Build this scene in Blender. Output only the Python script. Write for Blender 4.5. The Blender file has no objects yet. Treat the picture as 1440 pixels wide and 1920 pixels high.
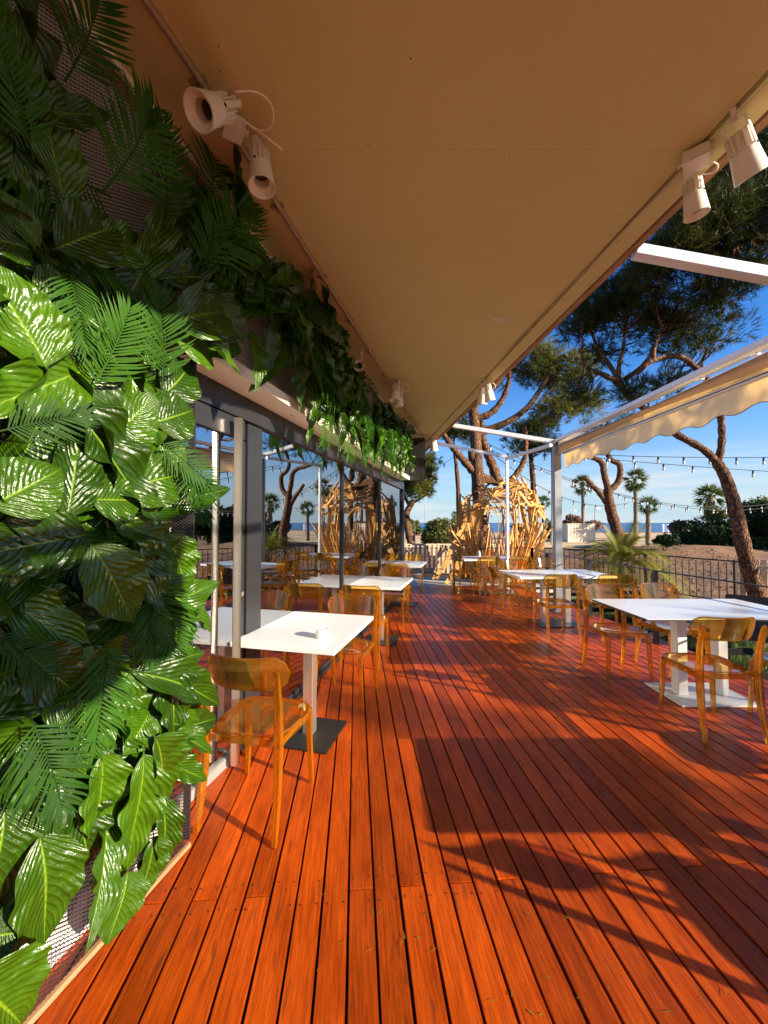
import bpy, bmesh, math, random
import numpy as np
from mathutils import Vector, Matrix, Euler
random.seed(7); rng = np.random.default_rng(7)
S = bpy.context.scene
COL = S.collection
R = math.radians

# ------------------------------------------------------------------ camera
F_PX, TILT, EYE = 721.0, R(1.59), 1.5
cd = bpy.data.cameras.new('camera'); cam = bpy.data.objects.new('camera', cd); COL.objects.link(cam)
cam.location = (0, 0, EYE); cam.rotation_euler = (R(90) + TILT, 0, 0)
cd.sensor_fit = 'VERTICAL'; cd.sensor_height = 36.0; cd.lens = F_PX / 1920 * 36.0
cd.clip_start = 0.05; cd.clip_end = 9000
S.camera = cam

# ------------------------------------------------------------------ light
SUN_XY = Vector((0.87, -0.49)).normalized(); SUN_EL = R(18.0)
SUN = Vector((SUN_XY.x*math.cos(SUN_EL), SUN_XY.y*math.cos(SUN_EL), math.sin(SUN_EL)))
ld = bpy.data.lights.new('sun', 'SUN'); ld.energy = 5.0; ld.angle = R(0.47); ld.color = (1.0, 0.86, 0.66)
lo = bpy.data.objects.new('sun', ld); COL.objects.link(lo); lo.rotation_euler = SUN.to_track_quat('Z', 'Y').to_euler()
lo.location = SUN*50

W = bpy.data.worlds.new('World'); S.world = W; W.use_nodes = True
nt = W.node_tree; nt.nodes.clear()
def nd(nt, t, **kw):
    n = nt.nodes.new(t)
    for k, v in kw.items(): setattr(n, k, v)
    return n
sky = nd(nt, 'ShaderNodeTexSky', sky_type='NISHITA', sun_disc=False)
sky.sun_elevation = SUN_EL; sky.sun_rotation = math.atan2(SUN_XY.x, SUN_XY.y)
sky.air_density = 1.0; sky.dust_density = 0.6; sky.ozone_density = 3.0
hs = nd(nt, 'ShaderNodeHueSaturation'); hs.inputs['Saturation'].default_value = 1.15; hs.inputs['Value'].default_value = 1.0
nt.links.new(sky.outputs[0], hs.inputs['Color'])
gn = nd(nt, 'ShaderNodeMix', data_type='RGBA', blend_type='MULTIPLY'); gn.inputs[0].default_value = 1; gn.inputs[7].default_value = (0.62, 1.10, 1.62, 1)
nt.links.new(hs.outputs[0], gn.inputs[6])
tc = nd(nt, 'ShaderNodeTexCoord'); sp = nd(nt, 'ShaderNodeSeparateXYZ'); nt.links.new(tc.outputs['Generated'], sp.inputs[0])
mp = nd(nt, 'ShaderNodeMapping'); mp.inputs['Scale'].default_value = (2.2, 2.2, 26.0); nt.links.new(tc.outputs['Generated'], mp.inputs[0])
nz = nd(nt, 'ShaderNodeTexNoise'); nz.inputs['Scale'].default_value = 1.3; nz.inputs['Detail'].default_value = 7; nz.inputs['Roughness'].default_value = 0.55
nt.links.new(mp.outputs[0], nz.inputs['Vector'])
cr = nd(nt, 'ShaderNodeValToRGB'); cr.color_ramp.elements[0].position = 0.43; cr.color_ramp.elements[1].position = 0.68
nt.links.new(nz.outputs['Fac'], cr.inputs[0])
el = nd(nt, 'ShaderNodeValToRGB')      # clouds only live in a low band above the sea
e = el.color_ramp.elements; e[0].position = 0.0; e[0].color = (0.75, 0.75, 0.75, 1); e[1].position = 0.17; e[1].color = (0, 0, 0, 1)
m = el.color_ramp.elements.new(0.085); m.color = (0.8, 0.8, 0.8, 1)
nt.links.new(sp.outputs['Z'], el.inputs[0])
hr = nd(nt, 'ShaderNodeValToRGB')       # sea haze: the air pales towards the horizon all round
e = hr.color_ramp.elements; e[0].position = 0.0; e[0].color = (.92, .92, .92, 1); e[1].position = 0.34; e[1].color = (0, 0, 0, 1)
for p_, v_ in ((.05, .78), (.12, .42), (.2, .18)):
    q_ = hr.color_ramp.elements.new(p_); q_.color = (v_, v_, v_, 1)
nt.links.new(sp.outputs['Z'], hr.inputs[0])
hzm = nd(nt, 'ShaderNodeMix', data_type='RGBA'); nt.links.new(hr.outputs[0], hzm.inputs[0]); nt.links.new(gn.outputs[2], hzm.inputs[6]); hzm.inputs[7].default_value = (3.9, 5.0, 5.6, 1)
mm = nd(nt, 'ShaderNodeMath', operation='MULTIPLY'); nt.links.new(cr.outputs[0], mm.inputs[0]); nt.links.new(el.outputs[0], mm.inputs[1])
mx = nd(nt, 'ShaderNodeMix', data_type='RGBA'); nt.links.new(mm.outputs[0], mx.inputs[0]); nt.links.new(hzm.outputs[2], mx.inputs[6])
mx.inputs[7].default_value = (5.6, 5.6, 5.7, 1)
bg = nd(nt, 'ShaderNodeBackground'); bg.inputs[1].default_value = 0.056
nt.links.new(mx.outputs[2], bg.inputs[0])
wo = nd(nt, 'ShaderNodeOutputWorld'); nt.links.new(bg.outputs[0], wo.inputs[0])

S.view_settings.view_transform = 'Standard'; S.view_settings.look = 'None'
S.view_settings.exposure = 1.5; S.view_settings.gamma = 1.0; S.view_settings.use_curve_mapping = False
S.render.engine = 'CYCLES'
S.cycles.max_bounces = 14; S.cycles.transparent_max_bounces = 28; S.cycles.transmission_bounces = 12
S.cycles.use_denoising = True

# ------------------------------------------------------------------ measuring helpers
def ray(px, py):
    a = (px-720)/F_PX; b = -(py-960)/F_PX
    return Vector((a, math.cos(TILT)-b*math.sin(TILT), math.sin(TILT)+b*math.cos(TILT)))
CAM = Vector((0, 0, EYE))
def atz(px, py, z): r = ray(px, py); return CAM + r*((z-EYE)/r.z)
def aty(px, py, Y): r = ray(px, py); return CAM + r*(Y/r.y)
AF = R(13.8); DF = Vector((math.sin(AF), math.cos(AF), 0)); NF = Vector((math.cos(AF), -math.sin(AF), 0))
G0 = Vector((-1.581, 0, 0))                       # a point of the glass plane
def fac(s, off, z): return G0 + DF*s + NF*off + Vector((0, 0, z))   # along, out of, up the facade
def onfac(px, py, off):
    r = ray(px, py); p0 = G0 + NF*off
    return CAM + r*((p0-CAM).dot(NF)/r.dot(NF))

# ------------------------------------------------------------------ materials
MATS = {}
def link(nt, a, b): nt.links.new(a, b)
def mat(name, c1, c2=None, rough=0.6, metal=0.0, scale=6.0, bump=0.0, bscale=40.0, spec=0.5, coat=0.0, stretch=(1, 1, 1), obj_var=0.0, detail=5, coord='Object', croug=0.1):
    m = bpy.data.materials.new(name); m.use_nodes = True; n = m.node_tree
    b = n.nodes['Principled BSDF']
    b.inputs['Roughness'].default_value = rough; b.inputs['Metallic'].default_value = metal
    b.inputs['Specular IOR Level'].default_value = spec; b.inputs['Coat Weight'].default_value = coat; b.inputs['Coat Roughness'].default_value = croug
    tc = nd(n, 'ShaderNodeTexCoord'); mp = nd(n, 'ShaderNodeMapping'); mp.inputs['Scale'].default_value = stretch
    link(n, tc.outputs[coord], mp.inputs[0])
    if c2 is None: c2 = tuple(x*0.8 for x in c1)
    nz = nd(n, 'ShaderNodeTexNoise'); nz.inputs['Scale'].default_value = scale; nz.inputs['Detail'].default_value = detail; nz.inputs['Roughness'].default_value = 0.6
    link(n, mp.outputs[0], nz.inputs['Vector'])
    r = nd(n, 'ShaderNodeValToRGB'); r.color_ramp.elements[0].position = 0.3; r.color_ramp.elements[1].position = 0.7
    r.color_ramp.elements[0].color = (*c2, 1); r.color_ramp.elements[1].color = (*c1, 1)
    link(n, nz.outputs['Fac'], r.inputs[0]); out = r.outputs[0]
    if obj_var:
        oi = nd(n, 'ShaderNodeObjectInfo'); h = nd(n, 'ShaderNodeHueSaturation')
        mr = nd(n, 'ShaderNodeMapRange'); mr.inputs[3].default_value = 1-obj_var; mr.inputs[4].default_value = 1+obj_var
        link(n, oi.outputs['Random'], mr.inputs[0]); link(n, mr.outputs[0], h.inputs['Value']); link(n, out, h.inputs['Color']); out = h.outputs[0]
    link(n, out, b.inputs['Base Color'])
    if bump:
        n2 = nd(n, 'ShaderNodeTexNoise'); n2.inputs['Scale'].default_value = bscale; n2.inputs['Detail'].default_value = 4
        link(n, mp.outputs[0], n2.inputs['Vector'])
        bp = nd(n, 'ShaderNodeBump'); bp.inputs['Strength'].default_value = bump; bp.inputs['Distance'].default_value = 0.01
        link(n, n2.outputs['Fac'], bp.inputs['Height']); link(n, bp.outputs[0], b.inputs['Normal'])
    MATS[name] = m
    return m

def wood_deck():
    m = bpy.data.materials.new('deck_wood'); m.use_nodes = True; n = m.node_tree; b = n.nodes['Principled BSDF']
    tc = nd(n, 'ShaderNodeTexCoord'); oi = nd(n, 'ShaderNodeObjectInfo')
    off = nd(n, 'ShaderNodeVectorMath', operation='MULTIPLY_ADD'); comb = nd(n, 'ShaderNodeCombineXYZ')
    for k in range(3): link(n, oi.outputs['Random'], comb.inputs[k])
    off.inputs[1].default_value = (37, 53, 11); link(n, comb.outputs[0], off.inputs[0]); link(n, tc.outputs['Object'], off.inputs[2])
    def noise(sc, scale, det=5, rough=0.6, dist=0.0):
        mp = nd(n, 'ShaderNodeMapping'); mp.inputs['Scale'].default_value = sc; link(n, off.outputs[0], mp.inputs[0])
        z = nd(n, 'ShaderNodeTexNoise'); z.inputs['Scale'].default_value = scale; z.inputs['Detail'].default_value = det; z.inputs['Roughness'].default_value = rough; z.inputs['Distortion'].default_value = dist
        link(n, mp.outputs[0], z.inputs['Vector']); return z
    grain = noise((22, 1.1, 5), 5.0, 6, 0.65, 0.7)
    r = nd(n, 'ShaderNodeValToRGB'); el = r.color_ramp.elements
    el[0].position = 0.30; el[0].color = (0.25, 0.031, 0.001, 1); el[1].position = 0.66; el[1].color = (0.54, 0.082, 0.002, 1)
    link(n, grain.outputs['Fac'], r.inputs[0])
    blot = noise((3.5, 1.2, 1), 2.2, 4)
    r2 = nd(n, 'ShaderNodeValToRGB'); r2.color_ramp.elements[0].position = 0.35; r2.color_ramp.elements[0].color = (0.72, 0.66, 0.6, 1); r2.color_ramp.elements[1].position = 0.6
    link(n, blot.outputs['Fac'], r2.inputs[0])
    mul = nd(n, 'ShaderNodeMix', data_type='RGBA', blend_type='MULTIPLY'); mul.inputs[0].default_value = 1
    link(n, r.outputs[0], mul.inputs[6]); link(n, r2.outputs[0], mul.inputs[7])
    # worn dark stains and pale scuffs
    st = noise((14, 2.0, 1), 3.0, 3, 0.5, 0.4)
    r3 = nd(n, 'ShaderNodeValToRGB'); r3.color_ramp.elements[0].position = 0.60; r3.color_ramp.elements[1].position = 0.76
    link(n, st.outputs['Fac'], r3.inputs[0])
    mx = nd(n, 'ShaderNodeMix', data_type='RGBA'); link(n, r3.outputs[0], mx.inputs[0]); link(n, mul.outputs[2], mx.inputs[6]); mx.inputs[7].default_value = (0.13, 0.03, 0.008, 1)
    sc = noise((30, 9, 1), 6.0, 2, 0.5, 1.5)
    r4 = nd(n, 'ShaderNodeValToRGB'); r4.color_ramp.elements[0].position = 0.755; r4.color_ramp.elements[1].position = 0.80; r4.color_ramp.elements[1].color = (0.7, 0.7, 0.7, 1)
    link(n, sc.outputs['Fac'], r4.inputs[0])
    mx2 = nd(n, 'ShaderNodeMix', data_type='RGBA'); link(n, r4.outputs[0], mx2.inputs[0]); link(n, mx.outputs[2], mx2.inputs[6]); mx2.inputs[7].default_value = (0.75, 0.42, 0.14, 1)
    h = nd(n, 'ShaderNodeHueSaturation'); mr = nd(n, 'ShaderNodeMapRange'); mr.inputs[3].default_value = 0.70; mr.inputs[4].default_value = 1.18
    link(n, oi.outputs['Random'], mr.inputs[0]); link(n, mr.outputs[0], h.inputs['Value']); link(n, mx2.outputs[2], h.inputs['Color'])
    link(n, h.outputs[0], b.inputs['Base Color'])
    rr = nd(n, 'ShaderNodeMapRange'); rr.inputs[3].default_value = 0.24; rr.inputs[4].default_value = 0.46; link(n, blot.outputs['Fac'], rr.inputs[0]); link(n, rr.outputs[0], b.inputs['Roughness'])
    b.inputs['Specular IOR Level'].default_value = 0.24
    bp = nd(n, 'ShaderNodeBump'); bp.inputs['Strength'].default_value = 0.35; bp.inputs['Distance'].default_value = 0.004
    link(n, grain.outputs['Fac'], bp.inputs['Height']); link(n, bp.outputs[0], b.inputs['Normal'])
    return m
M_DECK = wood_deck()

def leaf_mat(name, dark, light, vein, broad=True):
    m = bpy.data.materials.new(name); m.use_nodes = True; n = m.node_tree; b = n.nodes['Principled BSDF']
    uv = nd(n, 'ShaderNodeUVMap'); sp = nd(n, 'ShaderNodeSeparateXYZ'); link(n, uv.outputs[0], sp.inputs[0])
    oi = nd(n, 'ShaderNodeObjectInfo')
    tcn = nd(n, 'ShaderNodeTexCoord'); nz = nd(n, 'ShaderNodeTexNoise'); nz.inputs['Scale'].default_value = 5; nz.inputs['Detail'].default_value = 4; link(n, tcn.outputs['Object'], nz.inputs['Vector'])
    ad = nd(n, 'ShaderNodeMath', operation='ADD'); link(n, nz.outputs['Fac'], ad.inputs[0]); link(n, oi.outputs['Random'], ad.inputs[1])
    mr = nd(n, 'ShaderNodeMapRange'); mr.inputs[1].default_value = 0.4; mr.inputs[2].default_value = 1.6; link(n, ad.outputs[0], mr.inputs[0])
    mx = nd(n, 'ShaderNodeMix', data_type='RGBA'); link(n, mr.outputs[0], mx.inputs[0]); mx.inputs[6].default_value = (*dark, 1); mx.inputs[7].default_value = (*light, 1)
    col = mx.outputs[2]
    if broad:
        def math_(op, a, bb=None, c=None):
            q = nd(n, 'ShaderNodeMath', operation=op)
            for i, x in enumerate((a, bb, c)):
                if x is None: continue
                if isinstance(x, (int, float)): q.inputs[i].default_value = x
                else: link(n, x, q.inputs[i])
            return q.outputs[0]
        u = math_('ABSOLUTE', math_('SUBTRACT', sp.outputs['X'], 0.5))          # 0 midrib .. 0.5 edge
        ph = math_('ADD', math_('MULTIPLY_ADD', u, -7.6, math_('MULTIPLY', sp.outputs['Y'], 13.0)), math_('MULTIPLY', nz.outputs['Fac'], 1.1))
        wv = math_('SINE', math_('MULTIPLY', ph, 6.2832))
        wn = math_('MULTIPLY_ADD', wv, 0.5, 0.5)
        vl = nd(n, 'ShaderNodeMapRange'); vl.inputs[1].default_value = 0.90; vl.inputs[2].default_value = 1.0; vl.inputs[4].default_value = 0.16; link(n, wn, vl.inputs[0])
        mid = nd(n, 'ShaderNodeMapRange'); mid.inputs[1].default_value = 0.024; mid.inputs[2].default_value = 0.006; link(n, u, mid.inputs[0])
        f = math_('MAXIMUM', vl.outputs[0], mid.outputs[0])
        m2 = nd(n, 'ShaderNodeMix', data_type='RGBA'); link(n, f, m2.inputs[0]); link(n, col, m2.inputs[6]); m2.inputs[7].default_value = (*vein, 1)
        col = m2.outputs[2]
        n3 = nd(n, 'ShaderNodeTexNoise'); n3.inputs['Scale'].default_value = 8; n3.inputs['Detail'].default_value = 3; link(n, tcn.outputs['Object'], n3.inputs['Vector'])
        hh = math_('MULTIPLY_ADD', wn, 0.42, n3.outputs['Fac'])
        bp = nd(n, 'ShaderNodeBump'); bp.inputs['Strength'].default_value = 0.55; bp.inputs['Distance'].default_value = 0.010
        link(n, hh, bp.inputs['Height']); link(n, bp.outputs[0], b.inputs['Normal'])
    link(n, col, b.inputs['Base Color'])
    b.inputs['Roughness'].default_value = 0.30 if broad else 0.6; b.inputs['Specular IOR Level'].default_value = 0.5 if broad else 0.15
    tr = nd(n, 'ShaderNodeBsdfTranslucent'); link(n, col, tr.inputs[0])
    ms = nd(n, 'ShaderNodeMixShader'); ms.inputs[0].default_value = 0.22
    link(n, b.outputs[0], ms.inputs[1]); link(n, tr.outputs[0], ms.inputs[2]); link(n, ms.outputs[0], n.nodes['Material Output'].inputs[0])
    return m
M_LEAF = leaf_mat('leaf_green', (0.010, 0.036, 0.002), (0.052, 0.132, 0.003), (0.15, 0.25, 0.012))
M_FROND = leaf_mat('frond_green', (0.010, 0.042, 0.002), (0.035, 0.115, 0.004), (0.2, 0.4, 0.05), False)

def mesh_metal():      # dark expanded metal: diamond holes are open
    m = bpy.data.materials.new('expanded_metal'); m.use_nodes = True; n = m.node_tree; b = n.nodes['Principled BSDF']
    b.inputs['Base Color'].default_value = (0.035, 0.028, 0.032, 1); b.inputs['Roughness'].default_value = 0.45; b.inputs['Metallic'].default_value = 0.5
    uv = nd(n, 'ShaderNodeUVMap'); sp = nd(n, 'ShaderNodeSeparateXYZ'); link(n, uv.outputs[0], sp.inputs[0])
    def q(op, a, bb):
        z = nd(n, 'ShaderNodeMath', operation=op)
        for i, x in enumerate((a, bb)):
            if isinstance(x, (int, float)): z.inputs[i].default_value = x
            else: link(n, x, z.inputs[i])
        return z.outputs[0]
    a = q('MULTIPLY', sp.outputs['X'], 1/0.026); c = q('MULTIPLY', sp.outputs['Y'], 1/0.014)
    f1 = q('PINGPONG', q('ADD', a, c), 0.5); f2 = q('PINGPONG', q('SUBTRACT', a, c), 0.5)
    mn = q('MINIMUM', f1, f2)
    hole = q('GREATER_THAN', mn, 0.13)
    tr = nd(n, 'ShaderNodeBsdfTransparent'); ms = nd(n, 'ShaderNodeMixShader')
    link(n, hole, ms.inputs[0]); link(n, b.outputs[0], ms.inputs[1]); link(n, tr.outputs[0], ms.inputs[2]); link(n, ms.outputs[0], n.nodes['Material Output'].inputs[0])
    return m
M_MESH = mesh_metal()

def pane_glass():
    m = bpy.data.materials.new('window_glass'); m.use_nodes = True; n = m.node_tree; n.nodes.remove(n.nodes['Principled BSDF'])
    tr = nd(n, 'ShaderNodeBsdfTransparent'); tr.inputs[0].default_value = (0.86, 0.90, 0.87, 1)
    gl = nd(n, 'ShaderNodeBsdfGlossy'); gl.inputs['Roughness'].default_value = 0.0; gl.inputs[0].default_value = (0.95, 0.97, 1, 1)
    fr = nd(n, 'ShaderNodeFresnel'); fr.inputs['IOR'].default_value = 6.5
    ms = nd(n, 'ShaderNodeMixShader'); link(n, fr.outputs[0], ms.inputs[0]); link(n, tr.outputs[0], ms.inputs[1]); link(n, gl.outputs[0], ms.inputs[2])
    link(n, ms.outputs[0], n.nodes['Material Output'].inputs[0])
    return m
M_GLASS = pane_glass()

def amber(name, thin, edge, refr, glow, gcol):
    m = bpy.data.materials.new(name); m.use_nodes = True; n = m.node_tree; n.nodes.remove(n.nodes['Principled BSDF'])
    lw = nd(n, 'ShaderNodeLayerWeight'); lw.inputs['Blend'].default_value = 0.35
    cm = nd(n, 'ShaderNodeMix', data_type='RGBA'); link(n, lw.outputs['Facing'], cm.inputs[0]); cm.inputs[6].default_value = (*thin, 1); cm.inputs[7].default_value = (*edge, 1)
    tr = nd(n, 'ShaderNodeBsdfTransparent'); link(n, cm.outputs[2], tr.inputs[0])
    gs = nd(n, 'ShaderNodeBsdfGlass'); link(n, cm.outputs[2], gs.inputs[0]); gs.inputs['Roughness'].default_value = 0.02; gs.inputs['IOR'].default_value = 1.5
    m1 = nd(n, 'ShaderNodeMixShader'); m1.inputs[0].default_value = refr; link(n, tr.outputs[0], m1.inputs[1]); link(n, gs.outputs[0], m1.inputs[2])
    tl = nd(n, 'ShaderNodeBsdfTranslucent'); tl.inputs[0].default_value = (*gcol, 1)
    m3 = nd(n, 'ShaderNodeMixShader'); gm = nd(n, 'ShaderNodeMapRange'); gm.inputs[3].default_value = glow[0]; gm.inputs[4].default_value = glow[1]; link(n, lw.outputs['Facing'], gm.inputs[0]); link(n, gm.outputs[0], m3.inputs[0])  # facing edges scatter brighter, standing in for sun gathered inside the plastic
    df = nd(n, 'ShaderNodeBsdfDiffuse'); df.inputs[0].default_value = (*gcol, 1); td = nd(n, 'ShaderNodeMixShader'); td.inputs[0].default_value = .4; link(n, tl.outputs[0], td.inputs[1]); link(n, df.outputs[0], td.inputs[2])
    link(n, m1.outputs[0], m3.inputs[1]); link(n, td.outputs[0], m3.inputs[2])
    gl = nd(n, 'ShaderNodeBsdfGlossy'); gl.inputs['Roughness'].default_value = 0.04
    fr = nd(n, 'ShaderNodeFresnel'); fr.inputs['IOR'].default_value = 1.5
    m2 = nd(n, 'ShaderNodeMixShader'); link(n, fr.outputs[0], m2.inputs[0]); link(n, m3.outputs[0], m2.inputs[1]); link(n, gl.outputs[0], m2.inputs[2])
    link(n, m2.outputs[0], n.nodes['Material Output'].inputs[0])
    return m
M_AMB = amber('amber_panel', (1.0, 0.84, 0.44), (1.0, 0.66, 0.16), 0.08, (.06, .26), (1, .50, .05))
M_AMBL = amber('amber_leg', (1.0, 0.86, 0.42), (1.0, 0.60, 0.08), 0.65, (.06, .52), (1, .36, .01))

def needle_mat(name, c1, c2):
    m = mat(name, c1, c2, rough=0.55, scale=1.3, spec=0.25, detail=3)
    n = m.node_tree; b = n.nodes['Principled BSDF']; src = b.inputs['Base Color'].links[0].from_socket
    tr = nd(n, 'ShaderNodeBsdfTranslucent'); link(n, src, tr.inputs[0])
    ms = nd(n, 'ShaderNodeMixShader'); ms.inputs[0].default_value = 0.3
    link(n, b.outputs[0], ms.inputs[1]); link(n, tr.outputs[0], ms.inputs[2]); link(n, ms.outputs[0], n.nodes['Material Output'].inputs[0])
    return m
M_NEED = needle_mat('pine_needles', (0.055, 0.066, 0.006), (0.015, 0.025, 0.004))
M_NEEDL = needle_mat('pine_needles_sunlit', (0.21, 0.20, 0.025), (0.06, 0.085, 0.014))  # yellower copy of the needles, with sunlight on the crown put into the colour
M_BUSH = needle_mat('bush_leaves', (0.15, 0.16, 0.035), (0.05, 0.07, 0.018))
M_BUSHD = needle_mat('bush_leaves_dark', (0.045, 0.075, 0.015), (0.015, 0.03, 0.008))
M_BUSHR = needle_mat('bush_leaves_dry', (0.28, 0.15, 0.09), (0.13, 0.07, 0.04))
M_PALM = needle_mat('palm_leaves', (0.12, 0.15, 0.025), (0.04, 0.07, 0.015))
M_PALMY = needle_mat('palm_leaves_pale', (0.30, 0.27, 0.035), (0.12, 0.14, 0.02))
M_BARK = mat('pine_bark', (0.27, 0.15, 0.085), (0.10, 0.05, 0.03), rough=0.95, scale=9, bump=1.0, bscale=12, stretch=(1.2, 1.2, 0.5), spec=.15)
def bark_plates(m):
    n = m.node_tree; b = n.nodes['Principled BSDF']; src = b.inputs['Base Color'].links[0].from_socket
    tc = nd(n, 'ShaderNodeTexCoord'); mp = nd(n, 'ShaderNodeMapping'); mp.inputs['Scale'].default_value = (1, 1, .45); link(n, tc.outputs['Object'], mp.inputs[0])
    nz = nd(n, 'ShaderNodeTexNoise'); nz.inputs['Scale'].default_value = 6; link(n, mp.outputs[0], nz.inputs['Vector'])
    av = nd(n, 'ShaderNodeMix', data_type='RGBA'); av.inputs[0].default_value = .12; link(n, mp.outputs[0], av.inputs[6]); link(n, nz.outputs['Color'], av.inputs[7])
    v = nd(n, 'ShaderNodeTexVoronoi', feature='DISTANCE_TO_EDGE'); v.inputs['Scale'].default_value = 23; link(n, av.outputs[2], v.inputs['Vector'])
    r = nd(n, 'ShaderNodeValToRGB'); r.color_ramp.elements[0].position = .02; r.color_ramp.elements[0].color = (.46, .38, .34, 1); r.color_ramp.elements[1].position = .16; r.color_ramp.elements[1].color = (1, 1, 1, 1); link(n, v.outputs['Distance'], r.inputs[0])
    mu = nd(n, 'ShaderNodeMix', data_type='RGBA', blend_type='MULTIPLY'); mu.inputs[0].default_value = 1; link(n, src, mu.inputs[6]); link(n, r.outputs[0], mu.inputs[7]); link(n, mu.outputs[2], b.inputs['Base Color'])
    bp = nd(n, 'ShaderNodeBump'); bp.inputs['Strength'].default_value = 1; bp.inputs['Distance'].default_value = .03; link(n, r.outputs[0], bp.inputs['Height'])
    old = b.inputs['Normal'].links[0].from_socket; link(n, old, bp.inputs['Normal']); link(n, bp.outputs[0], b.inputs['Normal'])
bark_plates(M_BARK)
M_PBARK = mat('palm_bark', (0.25, 0.18, 0.11), (0.10, 0.07, 0.045), rough=0.9, scale=9, bump=0.8, bscale=20, stretch=(1, 1, 3))
M_CEIL = mat('soffit_paint', (0.58, 0.47, 0.20), (0.545, 0.435, 0.18), rough=0.75, scale=1.2, bump=0.05, bscale=60)
M_CEIL2 = mat('soffit_board', (0.86, 0.74, 0.57), (0.81, 0.69, 0.52), rough=0.7, scale=3, bump=0.08, bscale=90)
M_FILL = mat('filler', (0.68, 0.58, 0.46), (0.55, 0.42, 0.28), rough=0.9, scale=20)
M_DARKSEAM = mat('seam', (0.03, 0.018, 0.012), rough=0.9)
M_RUST = mat('timber_edge', (0.42, 0.22, 0.10), (0.27, 0.13, 0.06), rough=0.8, scale=4, stretch=(6, .6, 6))
M_FRAME = mat('frame_grey', (0.055, 0.055, 0.060), (0.045, 0.045, 0.05), rough=0.32, metal=0.6, scale=2)
M_STEEL = mat('stainless', (0.82, 0.76, 0.66), (0.74, 0.68, 0.58), rough=0.27, metal=0.9, scale=3, stretch=(30, 30, .5))
M_CHROME = mat('chrome', (0.85, 0.83, 0.80), rough=0.08, metal=1.0)
M_WHITE = mat('white_top', (0.72, 0.72, 0.73), (0.68, 0.68, 0.69), rough=0.22, spec=0.5, scale=2)
M_WPAINT = mat('white_paint', (0.80, 0.78, 0.74), (0.74, 0.72, 0.68), rough=0.4, scale=4)
M_CREAM = mat('cream_lamp', (0.78, 0.71, 0.60), (0.70, 0.62, 0.51), rough=0.45, scale=8)
M_LENS = mat('lamp_lens', (0.05, 0.03, 0.015), (0.02, 0.012, 0.006), rough=0.15, scale=60)
M_BLACK = mat('black_steel', (0.018, 0.018, 0.018), (0.012, 0.012, 0.012), rough=0.4, scale=9, bump=0.1)
M_DKMETAL = mat('rail_metal', (0.055, 0.05, 0.048), (0.04, 0.036, 0.034), rough=0.4, metal=0.5)
M_EDGE = mat('laminate_edge', (0.03, 0.03, 0.035), rough=0.5)
M_CONDUIT = mat('conduit', (0.45, 0.33, 0.22), (0.30, 0.20, 0.12), rough=0.4, metal=0.4, scale=10)
M_CER = mat('ceramic', (0.84, 0.82, 0.78), rough=0.15)
M_ALU = mat('aluminium', (0.74, 0.72, 0.69), (0.68, 0.66, 0.63), rough=0.32, metal=0.35, scale=3)
M_GREYALU = mat('post_grey', (0.30, 0.30, 0.30), (0.26, 0.26, 0.26), rough=0.4, metal=0.3)
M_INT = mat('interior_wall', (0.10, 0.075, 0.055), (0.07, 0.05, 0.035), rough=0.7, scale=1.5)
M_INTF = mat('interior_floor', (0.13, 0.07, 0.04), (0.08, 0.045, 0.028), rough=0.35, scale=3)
M_BLKPANEL = mat('black_wrap', (0.02, 0.022, 0.022), (0.012, 0.013, 0.013), rough=0.38, bump=0.6, bscale=4, stretch=(4, 4, .5))
M_PLANK = mat('raw_timber', (0.74, 0.43, 0.12), (0.46, 0.22, 0.06), rough=0.7, scale=2.5, stretch=(6, 6, .7), obj_var=0.22)
M_SLAT = mat('slat_timber', (0.62, 0.47, 0.34), (0.46, 0.33, 0.22), rough=0.8, scale=4, obj_var=0.12)
M_CONC = mat('concrete', (0.52, 0.46, 0.38), (0.42, 0.37, 0.30), rough=0.9, scale=3, bump=0.3)
M_DIRT = mat('ground_earth', (0.27, 0.135, 0.055), (0.11, 0.05, 0.022), rough=0.95, scale=2.2, bump=1.0, bscale=9, detail=9)
M_SAND = mat('path_sand', (0.62, 0.44, 0.24), (0.46, 0.33, 0.16), rough=0.95, scale=0.5, bump=0.3)
M_GRASS = mat('lawn_green', (0.14, 0.20, 0.03), (0.07, 0.11, 0.02), rough=0.9, scale=7, bump=1.0, bscale=60)
M_SEA = mat('sea_water', (0.03, 0.12, 0.26), (0.025, 0.10, 0.22), rough=0.35, scale=0.02, bump=0.5, bscale=0.35, stretch=(1, 5, 1))
M_KIOSK = mat('kiosk_panel', (0.66, 0.58, 0.44), (0.58, 0.50, 0.36), rough=0.6, scale=2)
M_RED = mat('red_cloth', (0.6, 0.05, 0.03), rough=0.7)
M_BLUE = mat('blue_board', (0.05, 0.14, 0.5), rough=0.5)
M_BULB = mat('bulb_glass', (0.75, 0.72, 0.66), rough=0.1)
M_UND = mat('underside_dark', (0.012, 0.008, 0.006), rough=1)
M_WICK = mat('dark_wicker', (0.05, 0.04, 0.035), (0.03, 0.024, 0.02), rough=0.6, scale=40, bump=0.5)

def canvas():
    m = mat('awning_cloth', (0.82, 0.73, 0.56), (0.77, 0.68, 0.51), rough=0.8, scale=30)
    n = m.node_tree; b = n.nodes['Principled BSDF']
    tr = nd(n, 'ShaderNodeBsdfTranslucent'); tr.inputs[0].default_value = (0.90, 0.56, 0.20, 1)
    ms = nd(n, 'ShaderNodeMixShader'); ms.inputs[0].default_value = 0.26
    link(n, b.outputs[0], ms.inputs[1]); link(n, tr.outputs[0], ms.inputs[2]); link(n, ms.outputs[0], n.nodes['Material Output'].inputs[0])
    return m
M_CANVAS = canvas()

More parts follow.
